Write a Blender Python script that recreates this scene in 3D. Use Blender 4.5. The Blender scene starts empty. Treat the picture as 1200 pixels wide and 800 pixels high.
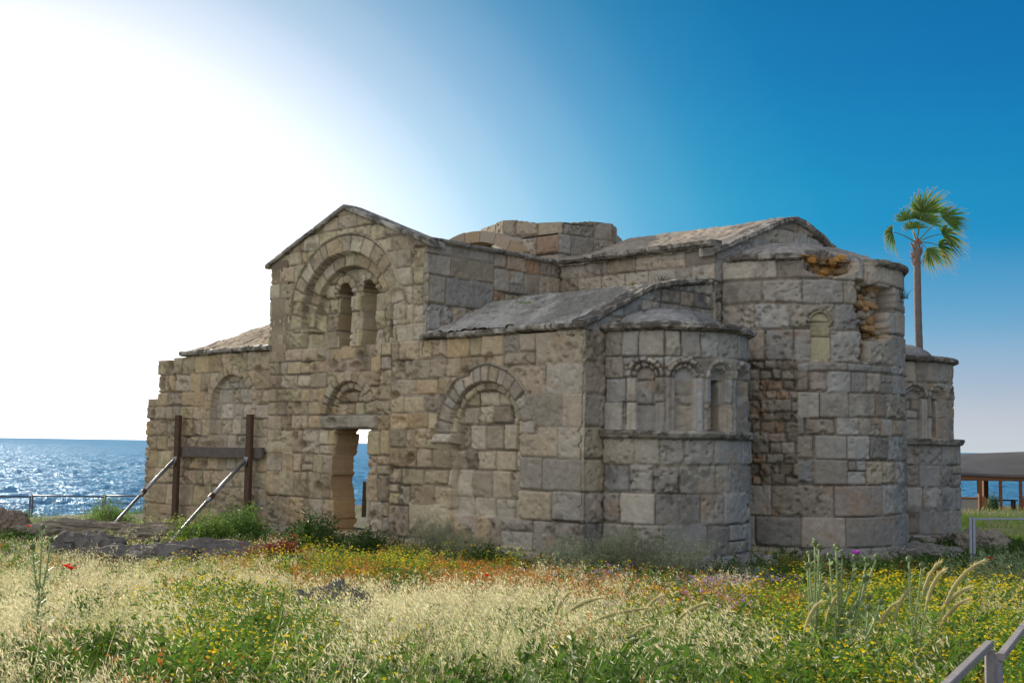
import bpy, math, random
import numpy as np
from mathutils import Vector, Matrix
R = math.radians
rng = np.random.default_rng(7)
random.seed(7)
sc = bpy.context.scene
COL = sc.collection

# ------------------------------------------------------------------ camera
F, PITCH, ROLL, EYE = 1450.0, math.atan(121.8/1450), 0.0156, 2.1
cam = bpy.data.cameras.new("camera"); cam.sensor_width = 36; cam.lens = 36*F/1200
cam.clip_start = 0.05; cam.clip_end = 60000
camo = bpy.data.objects.new("camera", cam); COL.objects.link(camo)
CM = Matrix.Rotation(R(90)+PITCH, 4, 'X') @ Matrix.Rotation(ROLL, 4, 'Z')
camo.matrix_world = Matrix.Translation((0, 0, EYE)) @ CM
sc.camera = camo
# ------------------------------------------------------------------ sky, sun, exposure
SUN_AZ, SUN_EL = 37.0, 17.5                      # azimuth left of the view axis (+Y)
sdir = Vector((-math.sin(R(SUN_AZ))*math.cos(R(SUN_EL)), math.cos(R(SUN_AZ))*math.cos(R(SUN_EL)), math.sin(R(SUN_EL))))
world = bpy.data.worlds.new("World"); sc.world = world; world.use_nodes = True
wn = world.node_tree; wn.nodes.clear()
def WN(t, **k):
    n = wn.nodes.new(t)
    for a, b in k.items(): setattr(n, a, b)
    return n
sky = WN('ShaderNodeTexSky', sky_type='NISHITA', sun_disc=False)
sky.sun_elevation = R(SUN_EL); sky.sun_rotation = R(-SUN_AZ)
sky.air_density = 1.0; sky.dust_density = 1.5; sky.ozone_density = 2.5; sky.altitude = 0
hs = WN('ShaderNodeHueSaturation'); hs.inputs['Saturation'].default_value = 1.3
wn.links.new(sky.outputs[0], hs.inputs['Color'])
tc = WN('ShaderNodeTexCoord'); sep = WN('ShaderNodeSeparateXYZ'); wn.links.new(tc.outputs['Generated'], sep.inputs[0])
SKY_K = 10.0
def ramp(stops, src):
    r = WN('ShaderNodeValToRGB'); e = r.color_ramp.elements
    while len(e) < len(stops): e.new(.5)
    for q, (p_, c_) in zip(e, stops): q.position = p_; q.color = (*c_, 1)
    wn.links.new(src, r.inputs[0]); return r
# clear-air colour by height above the horizon (deep polarised blue overhead, pale haze at the sea line)
rp = ramp([(0.0, (.56, .595, .65)), (.04, (.42, .48, .60)), (.09, (.18, .37, .58)), (.15, (.03, .26, .52)), (.205, (.0, .225, .48)), (.27, (.0, .17, .43)), (.34, (.0, .135, .37)), (.5, (.01, .12, .30)), (1, (.05, .13, .3))], sep.outputs['Z'])
sc1 = WN('ShaderNodeVectorMath', operation='SCALE'); sc1.inputs['Scale'].default_value = SKY_K*.72; wn.links.new(rp.outputs[0], sc1.inputs[0])
mx0 = WN('ShaderNodeMix', data_type='RGBA'); mx0.inputs[0].default_value = .95
wn.links.new(hs.outputs[0], mx0.inputs[6]); wn.links.new(sc1.outputs[0], mx0.inputs[7])
def lobe(az, el, c0, c1, col, prev, smooth='SMOOTHERSTEP'):
    d = WN('ShaderNodeVectorMath', operation='DOT_PRODUCT')
    d.inputs[1].default_value = (math.sin(R(az))*math.cos(R(el)), math.cos(R(az))*math.cos(R(el)), math.sin(R(el)))
    wn.links.new(tc.outputs['Generated'], d.inputs[0])
    m_ = WN('ShaderNodeMapRange', interpolation_type=smooth); m_.inputs['From Min'].default_value = c0; m_.inputs['From Max'].default_value = c1
    wn.links.new(d.outputs['Value'], m_.inputs['Value'])
    x_ = WN('ShaderNodeMix', data_type='RGBA', blend_type='ADD'); x_.inputs[7].default_value = (*[q*SKY_K for q in col], 1)
    wn.links.new(m_.outputs[0], x_.inputs[0]); wn.links.new(prev, x_.inputs[6]); return x_.outputs[2]
# glare round the low sun, falling off with the angle from its centre
d_ = WN('ShaderNodeVectorMath', operation='DOT_PRODUCT'); d_.inputs[1].default_value = (math.sin(R(-23)), math.cos(R(-23)), 0)
fl_ = WN('ShaderNodeVectorMath', operation='MULTIPLY'); fl_.inputs[1].default_value = (1, 1, 1.14); nz_ = WN('ShaderNodeVectorMath', operation='NORMALIZE')
wn.links.new(tc.outputs['Generated'], fl_.inputs[0]); wn.links.new(fl_.outputs[0], nz_.inputs[0]); wn.links.new(nz_.outputs[0], d_.inputs[0])
mr_ = WN('ShaderNodeMapRange'); mr_.inputs['From Min'].default_value = .50; mr_.inputs['From Max'].default_value = 1.0
wn.links.new(d_.outputs['Value'], mr_.inputs['Value'])
_p = lambda deg: (math.cos(R(deg))-.5)/.5
gr_ = ramp([(0, (0, 0, 0)), (_p(46), (.0, .008, .006)), (_p(39), (.0, .026, .023)), (_p(34), (.022, .07, .06)), (_p(30.5), (.085, .135, .12)), (_p(27), (.20, .235, .205)), (_p(24), (.35, .355, .30)), (_p(20.5), (.60, .54, .46)), (_p(13), (.80, .74, .66)), (1, (.86, .82, .76))], mr_.outputs[0])
gr_.color_ramp.interpolation = 'CARDINAL'; rp.color_ramp.interpolation = 'CARDINAL'
sc2 = WN('ShaderNodeVectorMath', operation='SCALE'); sc2.inputs['Scale'].default_value = SKY_K; wn.links.new(gr_.outputs[0], sc2.inputs[0])
ad_ = WN('ShaderNodeVectorMath', operation='ADD'); wn.links.new(mx0.outputs[2], ad_.inputs[0]); wn.links.new(sc2.outputs[0], ad_.inputs[1])
o_ = lobe(-145, 35, .0, .92, (.66, .585, .485), ad_.outputs[0], 'SMOOTHSTEP')                # added fill glow behind the camera, brightens the shaded walls
bg = WN('ShaderNodeBackground'); bg.inputs['Strength'].default_value = 0.10
wn.links.new(o_, bg.inputs['Color'])
wo = WN('ShaderNodeOutputWorld'); wn.links.new(bg.outputs[0], wo.inputs[0])
sl = bpy.data.lights.new("sun", 'SUN'); sl.energy = 5.0; sl.angle = R(0.6); sl.color = (1.0, 0.90, 0.74)
so = bpy.data.objects.new("sun", sl); COL.objects.link(so); so.location = (-20, 30, 20)
so.rotation_euler = (-sdir).to_track_quat('-Z', 'Y').to_euler()
sc.view_settings.view_transform = 'Standard'; sc.view_settings.look = 'None'
sc.view_settings.gamma = 1; sc.view_settings.exposure = 0.55
sc.render.resolution_x, sc.render.resolution_y = 1024, 682
sc.cycles.max_bounces = 6; sc.cycles.diffuse_bounces = 3; sc.cycles.transparent_max_bounces = 4

# ------------------------------------------------------------------ noise
_T = np.random.default_rng(3).random((256, 256)).astype(np.float32)
def vn(x, y, sd=0):
    x = np.asarray(x, np.float64)+sd*17.3; y = np.asarray(y, np.float64)+sd*31.7
    xi = np.floor(x).astype(int); yi = np.floor(y).astype(int); fx = x-xi; fy = y-yi
    fx = fx*fx*(3-2*fx); fy = fy*fy*(3-2*fy)
    a = _T[xi & 255, yi & 255]; b = _T[(xi+1) & 255, yi & 255]; c = _T[xi & 255, (yi+1) & 255]; d = _T[(xi+1) & 255, (yi+1) & 255]
    return (a*(1-fx)+b*fx)*(1-fy)+(c*(1-fx)+d*fx)*fy
def fbm(x, y, sd=0, o=4):
    t = 0; a = .5; n = 0
    for k in range(o):
        t = t+a*vn(x*2**k, y*2**k, sd+k); n += a; a *= .5
    return t/n
def sstep(a, b, x):
    t = np.clip((x-a)/(b-a), 0, 1); return t*t*(3-2*t)

# ------------------------------------------------------------------ mesh + object helpers
def mk(name, V, FS, mat, parent=None, col=None, smooth=True):
    """V (n,3); FS list of face index arrays (m,k)"""
    me = bpy.data.meshes.new(name)
    V = np.asarray(V, np.float32)
    FS = [np.asarray(f, np.int32) for f in FS if len(f)]
    me.vertices.add(len(V)); me.vertices.foreach_set('co', V.ravel())
    nl = sum(f.size for f in FS); nf = sum(len(f) for f in FS)
    me.loops.add(nl); me.loops.foreach_set('vertex_index', np.concatenate([f.ravel() for f in FS]))
    me.polygons.add(nf)
    st = []; o = 0
    for f in FS:
        st.append(o+np.arange(len(f))*f.shape[1]); o += f.size
    me.polygons.foreach_set('loop_start', np.concatenate(st).astype(np.int32))
    me.update(calc_edges=True); me.validate()
    me.polygons.foreach_set('use_smooth', np.full(len(me.polygons), smooth))
    if col is not None:
        a = me.color_attributes.new('Col', 'FLOAT_COLOR', 'POINT')
        c = np.ones((len(V), 4), np.float32); c[:, :3] = col; a.data.foreach_set('color', c.ravel())
    me.materials.append(mat)
    ob = bpy.data.objects.new(name, me); COL.objects.link(ob)
    if parent: ob.parent = parent
    return ob
def tag(o, label=None, cat=None, group=None, kind=None):
    if label: o['label'] = label
    if cat: o['category'] = cat
    if group: o['group'] = group
    if kind: o['kind'] = kind
    return o
def empty(name, loc, label, cat, rz=0, group=None):
    o = bpy.data.objects.new(name, None); COL.objects.link(o); o.location = loc; o.rotation_euler = (0, 0, rz)
    o.empty_display_size = .2
    return tag(o, label, cat, group)
class MB:
    """collects boxes, tubes, discs into one mesh"""
    def __init__(s): s.V = []; s.F = {}; s.C = []
    def add(s, V, F, col=(1, 1, 1)):
        b = len(s.V); s.V += [tuple(v) for v in V]; s.C += [col]*len(V)
        for f in F: s.F.setdefault(len(f), []).append([b+i for i in f])
    def box(s, x0, x1, y0, y1, z0, z1, col=(1, 1, 1), bev=0.0):
        V = [(x, y, z) for z in (z0, z1) for y in (y0, y1) for x in (x0, x1)]
        s.add(V, [(0, 2, 3, 1), (4, 5, 7, 6), (0, 1, 5, 4), (2, 6, 7, 3), (0, 4, 6, 2), (1, 3, 7, 5)], col)
    def bar(s, a, b, w, h=None, col=(1, 1, 1), up=(0, 0, 1), bev=.12):
        """rectangular bar with chamfered long edges"""
        h = h or w; a = Vector(a); b = Vector(b); d = (b-a).normalized(); up = Vector(up)
        if abs(d.dot(up)) > .95: up = Vector((0, 1, 0))
        sx = d.cross(up).normalized(); sy = sx.cross(d).normalized(); c = bev*min(w, h)
        ring = [(-w/2+c, -h/2), (w/2-c, -h/2), (w/2, -h/2+c), (w/2, h/2-c), (w/2-c, h/2), (-w/2+c, h/2), (-w/2, h/2-c), (-w/2, -h/2+c)]
        V = [p+sx*x+sy*y for p in (a, b) for x, y in ring]
        s.add(V, [(i, (i+1) % 8, 8+(i+1) % 8, 8+i) for i in range(8)]+[tuple(range(7, -1, -1)), tuple(range(8, 16))], col)
    def tube(s, P, rad, n=8, col=(1, 1, 1), cap=True):
        P = [Vector(p) for p in P]; rad = rad if hasattr(rad, '__len__') else [rad]*len(P)
        V = []; ref = Vector((0, 0, 1))
        for i, p in enumerate(P):
            d = (P[min(i+1, len(P)-1)]-P[max(i-1, 0)]).normalized()
            if abs(d.dot(ref)) > .97: ref = Vector((0, 1, 0)) if abs(d.y) < .9 else Vector((1, 0, 0))
            sx = d.cross(ref).normalized(); sy = sx.cross(d)
            V += [p+(sx*math.cos(2*math.pi*k/n)+sy*math.sin(2*math.pi*k/n))*rad[i] for k in range(n)]
        Fc = [(i*n+k, i*n+(k+1) % n, (i+1)*n+(k+1) % n, (i+1)*n+k) for i in range(len(P)-1) for k in range(n)]
        if cap: Fc += [tuple(range(n-1, -1, -1)), tuple(range((len(P)-1)*n, len(P)*n))]
        s.add(V, Fc, col)
    def build(s, name, mat, parent=None, smooth=False):
        return mk(name, s.V, [np.array(f) for f in s.F.values()], mat, parent, np.array(s.C), smooth)

# ------------------------------------------------------------------ materials
def mat(name, rough=.9, attr=True, base=(.5, .5, .5), nscale=0, namp=.3, bump=0, bscale=30, trans=0, spec=.2, metal=0):
    m = bpy.data.materials.new(name); m.use_nodes = True; t = m.node_tree; n = t.nodes; L = t.links
    p = n['Principled BSDF']; p.inputs['Roughness'].default_value = rough; p.inputs['Specular IOR Level'].default_value = spec
    p.inputs['Metallic'].default_value = metal
    src = None
    if attr:
        a = n.new('ShaderNodeAttribute'); a.attribute_name = 'Col'; src = a.outputs['Color']
    else:
        c = n.new('ShaderNodeRGB'); c.outputs[0].default_value = (*base, 1); src = c.outputs[0]
    co = n.new('ShaderNodeTexCoord')
    if nscale:
        for sc_, am in ((nscale, namp), (nscale*4.3, namp*.8)):
            nz = n.new('ShaderNodeTexNoise'); nz.inputs['Scale'].default_value = sc_; nz.inputs['Detail'].default_value = 5; nz.inputs['Roughness'].default_value = .65
            L.new(co.outputs['Object'], nz.inputs['Vector'])
            r = n.new('ShaderNodeMapRange'); r.inputs['From Min'].default_value = .25; r.inputs['From Max'].default_value = .75
            r.inputs['To Min'].default_value = 1-am; r.inputs['To Max'].default_value = 1+am
            L.new(nz.outputs['Fac'], r.inputs['Value'])
            mu = n.new('ShaderNodeVectorMath'); mu.operation = 'SCALE'; L.new(src, mu.inputs[0]); L.new(r.outputs[0], mu.inputs['Scale']); src = mu.outputs[0]
    L.new(src, p.inputs['Base Color'])
    if bump:
        nz = n.new('ShaderNodeTexNoise'); nz.inputs['Scale'].default_value = bscale; nz.inputs['Detail'].default_value = 6; nz.inputs['Roughness'].default_value = .7
        L.new(co.outputs['Object'], nz.inputs['Vector'])
        b = n.new('ShaderNodeBump'); b.inputs['Strength'].default_value = bump; b.inputs['Distance'].default_value = .02
        L.new(nz.outputs['Fac'], b.inputs['Height']); L.new(b.outputs[0], p.inputs['Normal'])
    if trans:
        tr = n.new('ShaderNodeBsdfTranslucent'); L.new(src, tr.inputs['Color'])
        ms = n.new('ShaderNodeMixShader'); ms.inputs[0].default_value = trans
        L.new(p.outputs[0], ms.inputs[1]); L.new(tr.outputs[0], ms.inputs[2]); L.new(ms.outputs[0], n['Material Output'].inputs[0])
    return m
M_stone = mat('weathered_stone', nscale=9, namp=.15, bump=.6, bscale=26)
M_roof = mat('lime_roof_screed', nscale=11, namp=.28, bump=1.0, bscale=34)
M_rock = mat('bedrock', nscale=6, namp=.25, bump=.8, bscale=14)
M_wood = mat('old_timber', nscale=8, namp=.25, bump=.4, bscale=25, rough=.8)
M_steel = mat('galvanised_steel', nscale=10, namp=.12, rough=.4, metal=.7, spec=.5)
M_paint = mat('flaking_paint', nscale=25, namp=.2, rough=.6, bump=.2)
M_grass = mat('grass_blades', rough=.7, trans=.45, spec=.15)
M_petal = mat('petals', rough=.7, trans=.4, spec=.1)
M_leaf = mat('leaves', rough=.55, trans=.4, spec=.3)
M_bark = mat('palm_bark', nscale=9, namp=.25, bump=.6, bscale=20)
M_dark = mat('roof_sheet', nscale=3, namp=.15, rough=.8, bump=.3, bscale=6)

# ------------------------------------------------------------------ terrain
_PY = np.array([-20, 0, 3, 5, 8, 11, 14, 17, 20, 23, 400.]); _PZ = np.array([1.3, 1.2, 1.12, 1.0, .74, .5, .29, .11, -.02, -.07, -.07])
def terrain(x, y):
    x = np.asarray(x, float); y = np.asarray(y, float)
    z = np.interp(y, _PY, _PZ)
    z = z + (fbm(x*.35, y*.35, 5, 3)-.5)*.16 + (fbm(x*1.4, y*1.4, 9, 2)-.5)*.06
    z = z - .035*np.clip(y-42, 0, 60)*sstep(5, 15, x)
    d = y-(36+1.25*(x+12))
    z = z-.14*np.clip(d, 0, 6)-.42*np.clip(d-6, 0, 14)
    return z
def ray(px, py):
    d = CM.to_3x3() @ Vector(((px-600)/F, -(py-400)/F, -1)); return d
def at(px, py, lift=0.0):
    """where the line of sight through a photo pixel meets the ground: used to measure the place"""
    d = ray(px, py); t0 = 3.0
    for k in range(4000):
        t = t0+k*.02; p = Vector((0, 0, EYE))+d*t
        if p.z <= float(terrain(p.x, p.y))+lift: return Vector((p.x, p.y, float(terrain(p.x, p.y))))
    return p
def atY(px, py, Y):
    d = ray(px, py); t = Y/d.y; return Vector((0, 0, EYE))+d*t
xs = np.concatenate([np.linspace(-400, -30, 20), np.arange(-29, 45, .3), np.linspace(46, 500, 24)])
ys = np.concatenate([np.arange(-8, 50, .3), np.linspace(51, 130, 60), np.linspace(140, 600, 12)])
XX, YY = np.meshgrid(xs, ys); ZZ = terrain(XX, YY)
def gridf(nr, nc):
    i = np.arange((nr-1)*nc).reshape(nr-1, nc)[:, :-1].ravel()
    return np.stack([i, i+1, i+1+nc, i+nc], 1)
gn = fbm(XX*.8, YY*.8, 2)[..., None]
gc = np.array((.10, .085, .05))*(1-gn)+np.array((.055, .07, .025))*gn
tag(mk('ground', np.stack([XX, YY, ZZ], -1).reshape(-1, 3), [gridf(*XX.shape)], mat('soil', nscale=3, namp=.3, bump=.6, bscale=12), None, gc.reshape(-1, 3)), kind='structure')

# sea
m = bpy.data.materials.new('sea_water'); m.use_nodes = True; t = m.node_tree; n = t.nodes; n.remove(n['Principled BSDF'])
co = n.new('ShaderNodeTexCoord'); prev = None
for sx, sy, det, dist in ((.5, .2, 4, .9), (2.4, 1.1, 4, .34)):
    mp = n.new('ShaderNodeMapping'); mp.inputs['Scale'].default_value = (sy, sx, 1); mp.inputs['Rotation'].default_value = (0, 0, R(8))
    t.links.new(co.outputs['Object'], mp.inputs[0])
    nz = n.new('ShaderNodeTexNoise'); nz.inputs['Scale'].default_value = 1; nz.inputs['Detail'].default_value = det; nz.inputs['Roughness'].default_value = .65
    t.links.new(mp.outputs[0], nz.inputs['Vector'])
    b = n.new('ShaderNodeBump'); b.inputs['Distance'].default_value = dist; b.inputs['Strength'].default_value = 1.0
    t.links.new(nz.outputs['Fac'], b.inputs['Height'])
    if prev: t.links.new(prev.outputs[0], b.inputs['Normal'])
    prev = b
df = n.new('ShaderNodeBsdfDiffuse'); df.inputs['Color'].default_value = (.03, .15, .29, 1)
gl = n.new('ShaderNodeBsdfGlossy'); gl.inputs['Roughness'].default_value = .30; gl.inputs['Color'].default_value = (.75, .85, .95, 1)
ms = n.new('ShaderNodeMixShader'); ms.inputs[0].default_value = .2
t.links.new(prev.outputs[0], df.inputs['Normal']); t.links.new(prev.outputs[0], gl.inputs['Normal'])
t.links.new(df.outputs[0], ms.inputs[1]); t.links.new(gl.outputs[0], ms.inputs[2]); t.links.new(ms.outputs[0], n['Material Output'].inputs[0])
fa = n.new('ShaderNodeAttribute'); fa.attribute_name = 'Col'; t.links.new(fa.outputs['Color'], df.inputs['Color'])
yr = [34.0]
while yr[-1] < 700: yr.append(yr[-1]+max(.35, yr[-1]*.0055))
yr = np.array(yr+[900, 1400, 3000, 8000, 45000.]); xr = np.linspace(-1, 1, 420)
SY, SX = np.meshgrid(yr, xr, indexing='ij'); SX = SX*(SY*.62+25)
def sea_h(x, y):
    h = 0
    for k_, (wl, am, an) in enumerate(((9., .16, 12), (5.2, .12, -9), (3.1, .08, 25), (1.7, .045, -22))):
        c, q = math.cos(R(an)), math.sin(R(an)); ph = (y*c+x*q)*2*math.pi/wl+6*fbm(x/wl*.35, y/wl*.35, 60+k_, 2)
        h = h+am*(1-2*np.abs(np.sin(ph*.5)))*(.3+1.4*fbm(x/wl*.5, y/wl*.5, 70+k_, 2))
    return h
hh = sea_h(SX, SY); fd = np.clip(1-(SY-330)/400, 0, 1); SZ = -4.2+hh*1.7*fd
glitter = sstep(.30, .46, hh+.25*(fbm(SX*1.2, SY*1.2, 91, 2)-.5))*sstep(190, 110, SY)*sstep(.40, .58, fbm(SX*.06, SY*.12, 92, 3)+.06)  # sun glitter painted as white on the near wave crests
sc_ = np.array((.06, .235, .40))*(1-glitter[..., None])+np.array((.75, .78, .8))*glitter[..., None]
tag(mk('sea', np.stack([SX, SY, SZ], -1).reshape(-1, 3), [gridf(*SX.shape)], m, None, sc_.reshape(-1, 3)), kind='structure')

# ------------------------------------------------------------------ the church
O = Vector((.0586*22, 22, 0)); TH = R(46.8)
church = empty('ruined_church', (O.x, O.y, 0), 'ruined Byzantine stone church with gables, blind arches and rounded apses standing by the sea', 'church', TH)
# local axes: x = v (from the near corner towards the right), y = u (along the long wall towards the left)
PAL = {'beige': (.37, .30, .205), 'grey': (.335, .30, .25), 'cool': (.32, .305, .28), 'ochre': (.40, .285, .16), 'pink': (.37, .285, .22),
       'dark': (.17, .14, .105), 'yellow': (.40, .35, .21), 'pale': (.46, .405, .31), 'rust': (.37, .2, .1)}
def mixpal(w, tone=(.335, .29, .225)):
    ks = list(w); ws = np.array([w[k] for k in ks], float); ws /= ws.sum()
    def f(r):
        a = np.array(PAL[ks[r.choice(len(ks), p=ws)]]); b = np.array(PAL[ks[r.choice(len(ks), p=ws)]])
        return (a*.5+b*.22+np.array(tone)*.28)*r.uniform(.78, 1.18)
    return f
P_left = mixpal(dict(beige=5, ochre=2.4, grey=1.0, dark=.8, pink=1.0, yellow=1.4), (.38, .295, .185))
P_mid = mixpal(dict(beige=4, ochre=1.9, pink=1.3, grey=1.0, dark=1.0, yellow=1.8, pale=.7), (.38, .295, .185))
P_right = mixpal(dict(grey=4, beige=3, pink=.6, dark=.8, cool=1))
P_gable = mixpal(dict(yellow=4, beige=2, pale=1.2, ochre=.4))
P_apse = mixpal(dict(grey=4, cool=3, beige=1.5, pink=.3, dark=.8, pale=.9), (.30, .295, .285))
P_main = mixpal(dict(cool=3, grey=4, beige=1.4, pink=.5, dark=1.1, ochre=.2, pale=.6), (.30, .295, .285))
P_side = mixpal(dict(grey=3, ochre=1.5, rust=.8, pink=1.6, beige=2))
P_och = mixpal(dict(ochre=3, rust=1, beige=1))

class Fld:
    """a stone wall as a relief over (s along the wall, z up): every block, joint, arch ring and recess is real relief"""
    def __init__(f, s0, s1, z0, z1, g, seed):
        f.r = np.random.default_rng(seed); f.seed = seed
        f.s = np.arange(s0, s1+g*.5, g); f.z = np.arange(z0, z1+g*.5, g); f.g = g
        f.S, f.Z = np.meshgrid(f.s, f.z); sh = f.S.shape
        f.WS = f.S+(fbm(f.S*2.2, f.Z*2.2, seed, 3)-.5)*.045; f.WZ = f.Z+(fbm(f.S*1.6, f.Z*2.6, seed+40, 3)-.5)*.045
        f.D = np.full(sh, -1.0); f.B = np.full(sh, -1, int); f.base = np.zeros(sh); f.keep = np.ones(sh, bool)
        f.att = []; f.extra = np.zeros(sh); f.tintmul = np.ones(sh+(3,))
    def _new(f, pal, off, rough):
        r = f.r
        f.att.append((r.normal(0, off), r.normal(0, .004), r.normal(0, .004), rough*r.choice([.3, .5, .7, .7, 1, 1.6, 2.6]), pal(r), r.uniform(.025, .06)))
        return len(f.att)-1
    def block(f, s0, s1, z0, z1, pal, off=.007, rough=1., only=None, gap=None):
        i0, i1 = np.searchsorted(f.s, [s0-.1, s1+.1]); j0, j1 = np.searchsorted(f.z, [z0-.1, z1+.1])
        if i1 <= i0 or j1 <= j0: return
        b = f._new(pal, off, rough); gp = f.r.choice([.001, .003, .004, .006, .009, .02]) if gap is None else gap
        S = f.WS[j0:j1, i0:i1]; Z = f.WZ[j0:j1, i0:i1]
        hx, hz = (s1-s0)/2-gp, (z1-z0)/2-gp; ax = hx-np.abs(S-(s0+s1)/2); az = hz-np.abs(Z-(z0+z1)/2)
        rc = .012; qx = np.maximum(rc-ax, 0); qz = np.maximum(rc-az, 0)
        sd = np.where((ax < rc) & (az < rc), rc-np.sqrt(qx*qx+qz*qz), np.minimum(ax, az))
        w = sd > f.D[j0:j1, i0:i1]
        if only is not None: w &= only[j0:j1, i0:i1]
        f.D[j0:j1, i0:i1][w] = sd[w]; f.B[j0:j1, i0:i1][w] = b
    def courses(f, s0, s1, zs, w0, w1, pal, split=.12, **k):
        r = f.r
        for a, c in zip(zs[:-1], zs[1:]):
            x = s0-r.uniform(0, w0*.5)
            while x < s1-.02:
                w = r.uniform(w0, w1)
                if s1-(x+w) < w0*.6: w = s1-x
                A, Cc = a+r.normal(0, .008), c+r.normal(0, .008)
                if r.random() < split and c-a > .35:
                    m_ = a+(c-a)*r.uniform(.4, .62); f.block(max(x, s0), x+w, A, m_, pal, **k)
                    if r.random() < .5: f.block(max(x, s0), x+w, m_, Cc, pal, **k)
                    else:
                        q = x+w*r.uniform(.35, .65); f.block(max(x, s0), q, m_, Cc, pal, **k); f.block(q, x+w, m_, Cc, pal, **k)
                else: f.block(max(x, s0), x+w, A, Cc, pal, **k)
                x += w
    def clear(f, m): f.D[m] = -1; f.B[m] = -1
    def ring(f, cs, cz, r0, r1, n, pal, a0=0, a1=math.pi, off=.005, rough=.6, base=None):
        dx, dz = f.WS-cs, f.WZ-cz; rr = np.hypot(dx, dz); an = np.arctan2(dz, dx)
        m = (rr >= r0) & (rr <= r1) & (an >= a0-.02) & (an <= a1+.02)
        f.clear(m)
        if base is not None: f.base[m] = base
        ed = np.linspace(a0, a1, n+1)+np.concatenate([[0], f.r.normal(0, .18*(a1-a0)/n, n-1), [0]])
        for k in range(n):
            b = f._new(pal, off, rough); gp = .007
            sd = np.minimum(np.minimum(rr-r0, r1-rr), np.minimum((an-ed[k])*rr, (ed[k+1]-an)*rr))-gp
            w = (sd > f.D) & m; f.D[w] = sd[w]; f.B[w] = b
    def disc(f, cs, cz, r, zb, half=None):
        """mask of an arched opening: half disc of radius r over a rectangle down to zb"""
        half = half or r
        return ((np.hypot(f.S-cs, f.Z-cz) < r) & (f.Z >= cz)) | ((np.abs(f.S-cs) < half) & (f.Z < cz) & (f.Z > zb))
    def build(f, name, path, parent, thick=.6, stain=1.0, norim=None, matl=None, edge=1.0):
        """path: (s, x, y, nx, ny) arrays in church axes"""
        A = f.att+[(0, 0, 0, 1, np.array((.25, .215, .165)), .03)]
        off = np.array([a[0] for a in A]); tx = np.array([a[1] for a in A]); tz = np.array([a[2] for a in A])
        ro = np.array([a[3] for a in A]); tint = np.array([a[4] for a in A]); jd = np.array([a[5] for a in A])
        B = f.B; sd = f.seed; S, Z = f.S, f.Z
        n1 = fbm(S*9, Z*9, sd+1); n2 = fbm(S*2.3, Z*2.3, sd+2); n3 = fbm(S*22, Z*22, sd+3, 2)
        ed = f.D-np.clip(n1-.45, 0, 1)*.13*np.clip(ro[B]-.45, .06, 1.8)*edge-(n3-.5)*.015
        t_ = np.clip(ed/.015, 0, 1); prof = 1-(1-t_)**2
        jv = .5+1.1*sstep(.35, .65, fbm(S*.8, Z*.8, sd+17))
        H = f.base+f.extra+off[B]+(prof-1)*jd[B]*jv+ro[B]*((n1-.5)*.018+(n2-.5)*.016)+(n3-.5)*.010
        H += np.sin(S*5+B*1.7)*tx[B]+np.sin(Z*6+B*2.3)*tz[B]
        pit = fbm(S*13+B*3.1, Z*13, sd+6, 2); H -= np.clip(pit-.62, 0, .2)*.2*np.clip(ro[B], .2, 2)
        spal = sstep(.60, .66, fbm(S*3.4+B*1.3, Z*3.4, sd+15, 3))*(ro[B] > .65); spal = spal*.4; H -= spal*(.010+.022*n1)
        H = np.where(B < 0, f.base+f.extra-.05*jv-(n1)*.02, H)
        C = tint[B]*1.1*(.84+.32*n1[..., None])*(.92+.16*n3[..., None])
        C = C*(1-.12*spal[..., None]); C = C*(1-.22*(np.clip(n2-.5, 0, 1)[..., None]*2))
        # weather stains: dark lichen crust in patches, pale lime bloom, iron rust
        li = sstep(.54, .68, fbm(S*.9, Z*1.3, sd+8))*sstep(.45, .6, fbm(S*8, Z*8, sd+9)); C = C*(1-(.38*stain*li)[..., None])
        pl = sstep(.6, .75, fbm(S*1.3, Z*1.1, sd+10))*.22; C = C*(1-pl[..., None])+np.array((.44, .41, .35))*pl[..., None]
        ru = sstep(.68, .78, fbm(S*1.7, Z*2.2, sd+12))*.3; C = C*(1-ru[..., None])+np.array((.36, .2, .09))*ru[..., None]
        jm = 1-sstep(.0, .016, f.D); mort = np.array((.19, .16, .12))*(.4+1.2*sstep(.3, .7, fbm(S*1.1, Z*1.1, sd+13)))[..., None]
        C = C*(1-.75*jm[..., None])+mort*.75*jm[..., None]; C = C*f.tintmul
        s, x, y, nx, ny = path
        X = np.interp(S, s, x)+np.interp(S, s, nx)*H; Y = np.interp(S, s, y)+np.interp(S, s, ny)*H
        V = np.stack([X, Y, Z], -1).reshape(-1, 3); Cc = C.reshape(-1, 3)
        nr, nc = S.shape; K = f.keep
        cell = K[:-1, :-1] & K[1:, :-1] & K[:-1, 1:] & K[1:, 1:]
        q = gridf(nr, nc)[cell.ravel()]
        # thickness: every free edge is carried back into the wall
        idx = np.arange(nr*nc).reshape(nr, nc); pad = np.pad(cell, 1)
        E = []
        c = pad[1:-1, 1:-1]
        e = c & ~pad[:-2, 1:-1]; jj, ii = np.nonzero(e); E.append(np.stack([idx[jj, ii+1], idx[jj, ii]], 1))
        e = c & ~pad[2:, 1:-1]; jj, ii = np.nonzero(e); E.append(np.stack([idx[jj+1, ii], idx[jj+1, ii+1]], 1))
        e = c & ~pad[1:-1, :-2]; jj, ii = np.nonzero(e); E.append(np.stack([idx[jj, ii], idx[jj+1, ii]], 1))
        e = c & ~pad[1:-1, 2:]; jj, ii = np.nonzero(e); E.append(np.stack([idx[jj+1, ii+1], idx[jj, ii+1]], 1))
        E = np.concatenate(E)
        if norim is not None:
            nm = norim(S, Z).ravel(); E = E[~(nm[E[:, 0]] & nm[E[:, 1]])]
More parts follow.
